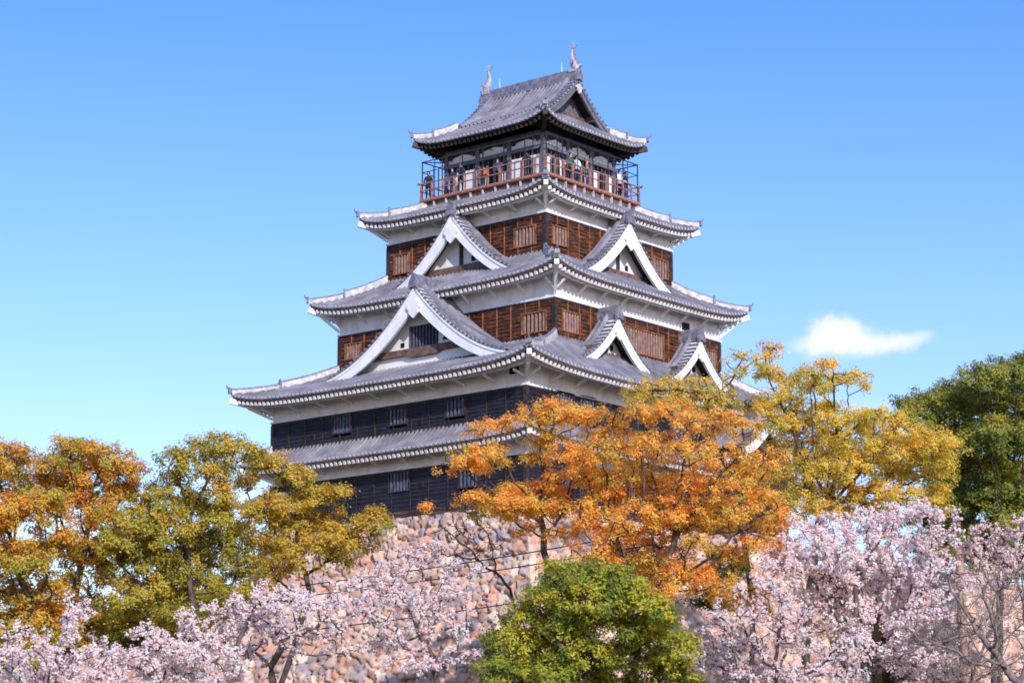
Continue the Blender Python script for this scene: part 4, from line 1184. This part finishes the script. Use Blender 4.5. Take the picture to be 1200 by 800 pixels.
twiggy('thin dark limbed cherry tree in sparse bloom before the stone base, left of centre', (330, 960), 92,
       [(345, 725, 30, 12), (375, 712, 26, 10), (310, 735, 24, 14), (385, 740, 26, 10), (345, 750, 34, 12), (300, 765, 24, 10), (400, 765, 24, 8)], (318, 790), 43, bloom=.75, att_n=.8)
twiggy('pale sparse cherry tree spreading over the middle of the stone base', (505, 960), 94,
       [(410, 690, 34, 12), (455, 672, 32, 13), (490, 652, 30, 10), (505, 640, 20, 7), (430, 712, 34, 12), (475, 700, 34, 12), (520, 690, 30, 12), (545, 665, 20, 9), (505, 722, 34, 12), (460, 735, 32, 11), (440, 760, 30, 9), (530, 735, 24, 12), (550, 770, 20, 10), (480, 775, 30, 10)], (508, 770), 44, bloom=.95, att_n=.95, r_base=.17)
twiggy('large cherry tree in full white pink bloom, lower right', (1015, 960), 95,
       [(955, 622, 34, 14), (990, 612, 36, 14), (1030, 608, 36, 14), (1065, 605, 32, 13), (1088, 598, 18, 9), (935, 640, 30, 14), (975, 640, 38, 16), (1020, 636, 40, 16), (1065, 635, 36, 16), (1095, 630, 22, 12), (930, 668, 36, 15), (975, 668, 40, 16), (1020, 665, 42, 17), (1065, 665, 36, 16),
        (1100, 655, 24, 12), (960, 700, 42, 16), (1005, 700, 42, 16), (1050, 700, 36, 15), (985, 730, 40, 14), (1035, 735, 30, 14), (1115, 620, 16, 8), (1110, 690, 30, 14), (910, 650, 20, 12), (945, 735, 34, 14), (1085, 720, 30, 14), (1000, 760, 40, 16), (1060, 770, 36, 16), (1105, 600, 10, 6)], (1010, 800), 45, r_base=.26, att_n=1.3, bloom=1.05, depth_spread=.5)
twiggy('lilac pink cherry tree hanging low under the orange tree', (890, 960), 91,
       [(905, 685, 34, 13), (875, 695, 28, 12), (855, 720, 32, 14), (900, 720, 36, 14), (935, 712, 28, 14), (840, 750, 32, 14), (885, 755, 34, 14), (925, 745, 30, 14), (830, 785, 32, 16), (875, 790, 34, 14), (920, 785, 32, 14), (965, 770, 30, 14), (960, 795, 34, 14), (1000, 795, 24, 12), (995, 760, 22, 12)], (895, 830), 46, r_base=.22, palette=[(.92, .70, .69), (.94, .80, .79), (.88, .63, .62), (.95, .87, .85)], bloom=.9)
twiggy('almost bare brownish cherry tree with grey arching branches, bottom right corner', (1205, 960), 86,
       [(1130, 690, 40, 22), (1170, 665, 36, 20), (1200, 690, 36, 26), (1105, 720, 36, 18), (1150, 730, 40, 20), (1190, 745, 36, 22), (1090, 755, 40, 16), (1130, 775, 44, 18), (1060, 740, 24, 12), (1180, 630, 30, 12), (1050, 775, 26, 12)], (1195, 800), 47, bloom=.22, att_n=1.0, r_base=.22,
       bark='bark_pale', palette=[(.66, .48, .46), (.78, .62, .62), (.52, .38, .32), (.5, .38, .24)], petal=.038)
twiggy('pale cherry tree far right, below the dark evergreen', (1160, 960), 106,
       [(1145, 628, 26, 10), (1180, 622, 30, 10), (1210, 628, 26, 14), (1165, 648, 34, 12), (1125, 645, 20, 10), (1205, 655, 26, 14), (1150, 675, 34, 12)], (1165, 760), 48, bloom=1.0, palette=[(.93, .74, .73), (.95, .83, .81), (.88, .66, .64)])
twiggy('low cherry bush in dull pink bloom in front of the right stone wall', (1020, 960), 98,
       [(1040, 770, 34, 14), (1075, 790, 34, 14), (1010, 780, 30, 14), (1110, 800, 34, 12), (1080, 715, 24, 12)], (1040, 850), 49, bloom=.5, palette=[(.70, .50, .52), (.76, .58, .62), (.5, .34, .30)])
twiggy('bare brown twiggy tree filling the gap beside the grey branched bare cherry', (1120, 960), 97,
       [(1100, 740, 40, 20), (1150, 725, 40, 20), (1195, 725, 36, 22), (1110, 785, 40, 18), (1160, 780, 40, 18), (1205, 780, 30, 20), (1170, 690, 40, 18), (1060, 770, 30, 16)], (1130, 840), 51, name='bare_tree', cat='tree', bloom=.8, att_n=1.9, r_base=.16,
       bark='bark_pale', palette=[(.50, .36, .32), (.62, .46, .42), (.74, .58, .56), (.44, .34, .18)], petal=.034, per=6, mat_='leaf', part='buds')
twiggy('leaning reddish sapling with sparse orange buds before the stone base', (645, 900), 104,
       [(535, 640, 22, 18), (520, 625, 16, 12), (555, 630, 16, 14), (545, 612, 20, 10), (575, 640, 16, 14), (525, 655, 14, 8), (560, 655, 12, 8)], (598, 690), 50, name='sapling', cat='sapling', bloom=.45, att_n=1.5, r_base=.09,
       palette=[(.50, .20, .06), (.42, .24, .05), (.46, .14, .08)], petal=.04, per=5, depth_spread=.3, mat_='leaf', part='buds', bark='bark')

# ------------------------------------------------------------------ cables and post
def cable(pts, depth, label):
    P = [at(x, y, d) for (x, y), d in zip(pts, depth)]
    t = np.linspace(0, 1, 24); n = len(P)
    tt = np.linspace(0, 1, n)
    Q = np.stack([np.interp(t, tt, [p[a] for p in P]) for a in range(3)], 1)
    Q[:, 2] -= .12 * np.sin(np.pi * t)
    b = MB(); b.tube(Q, .028, 6)
    tag(b.build('cable', M['cable'], smooth=True), label, 'cable', 'cables strung across the stone base')
cable([(352, 686), (770, 621)], (104, 97.2), 'topmost dark cable strung across the stone base')
cable([(357, 698), (770, 637)], (104, 97.2), 'second dark cable, just below the topmost, across the stone base')
cable([(338, 741), (771, 679)], (104, 97.1), 'lowest dark cable strung across the stone base')
b = MB(); p = at(1128, 742, 112); b.tube([p + (0, 0, -7.0), p + (0, 0, 1.5), p + (0, 0, 4.3), p + (0, 0, 4.42)], [.23, .22, .20, .15], 10)
tag(b.build('wooden_post', mat('old_post', (.30, .18, .13), (.46, .30, .22), 4, .8, (3, 3, .4)), smooth=True), 'thick brown wooden post among the pale cherry branches on the right', 'post')
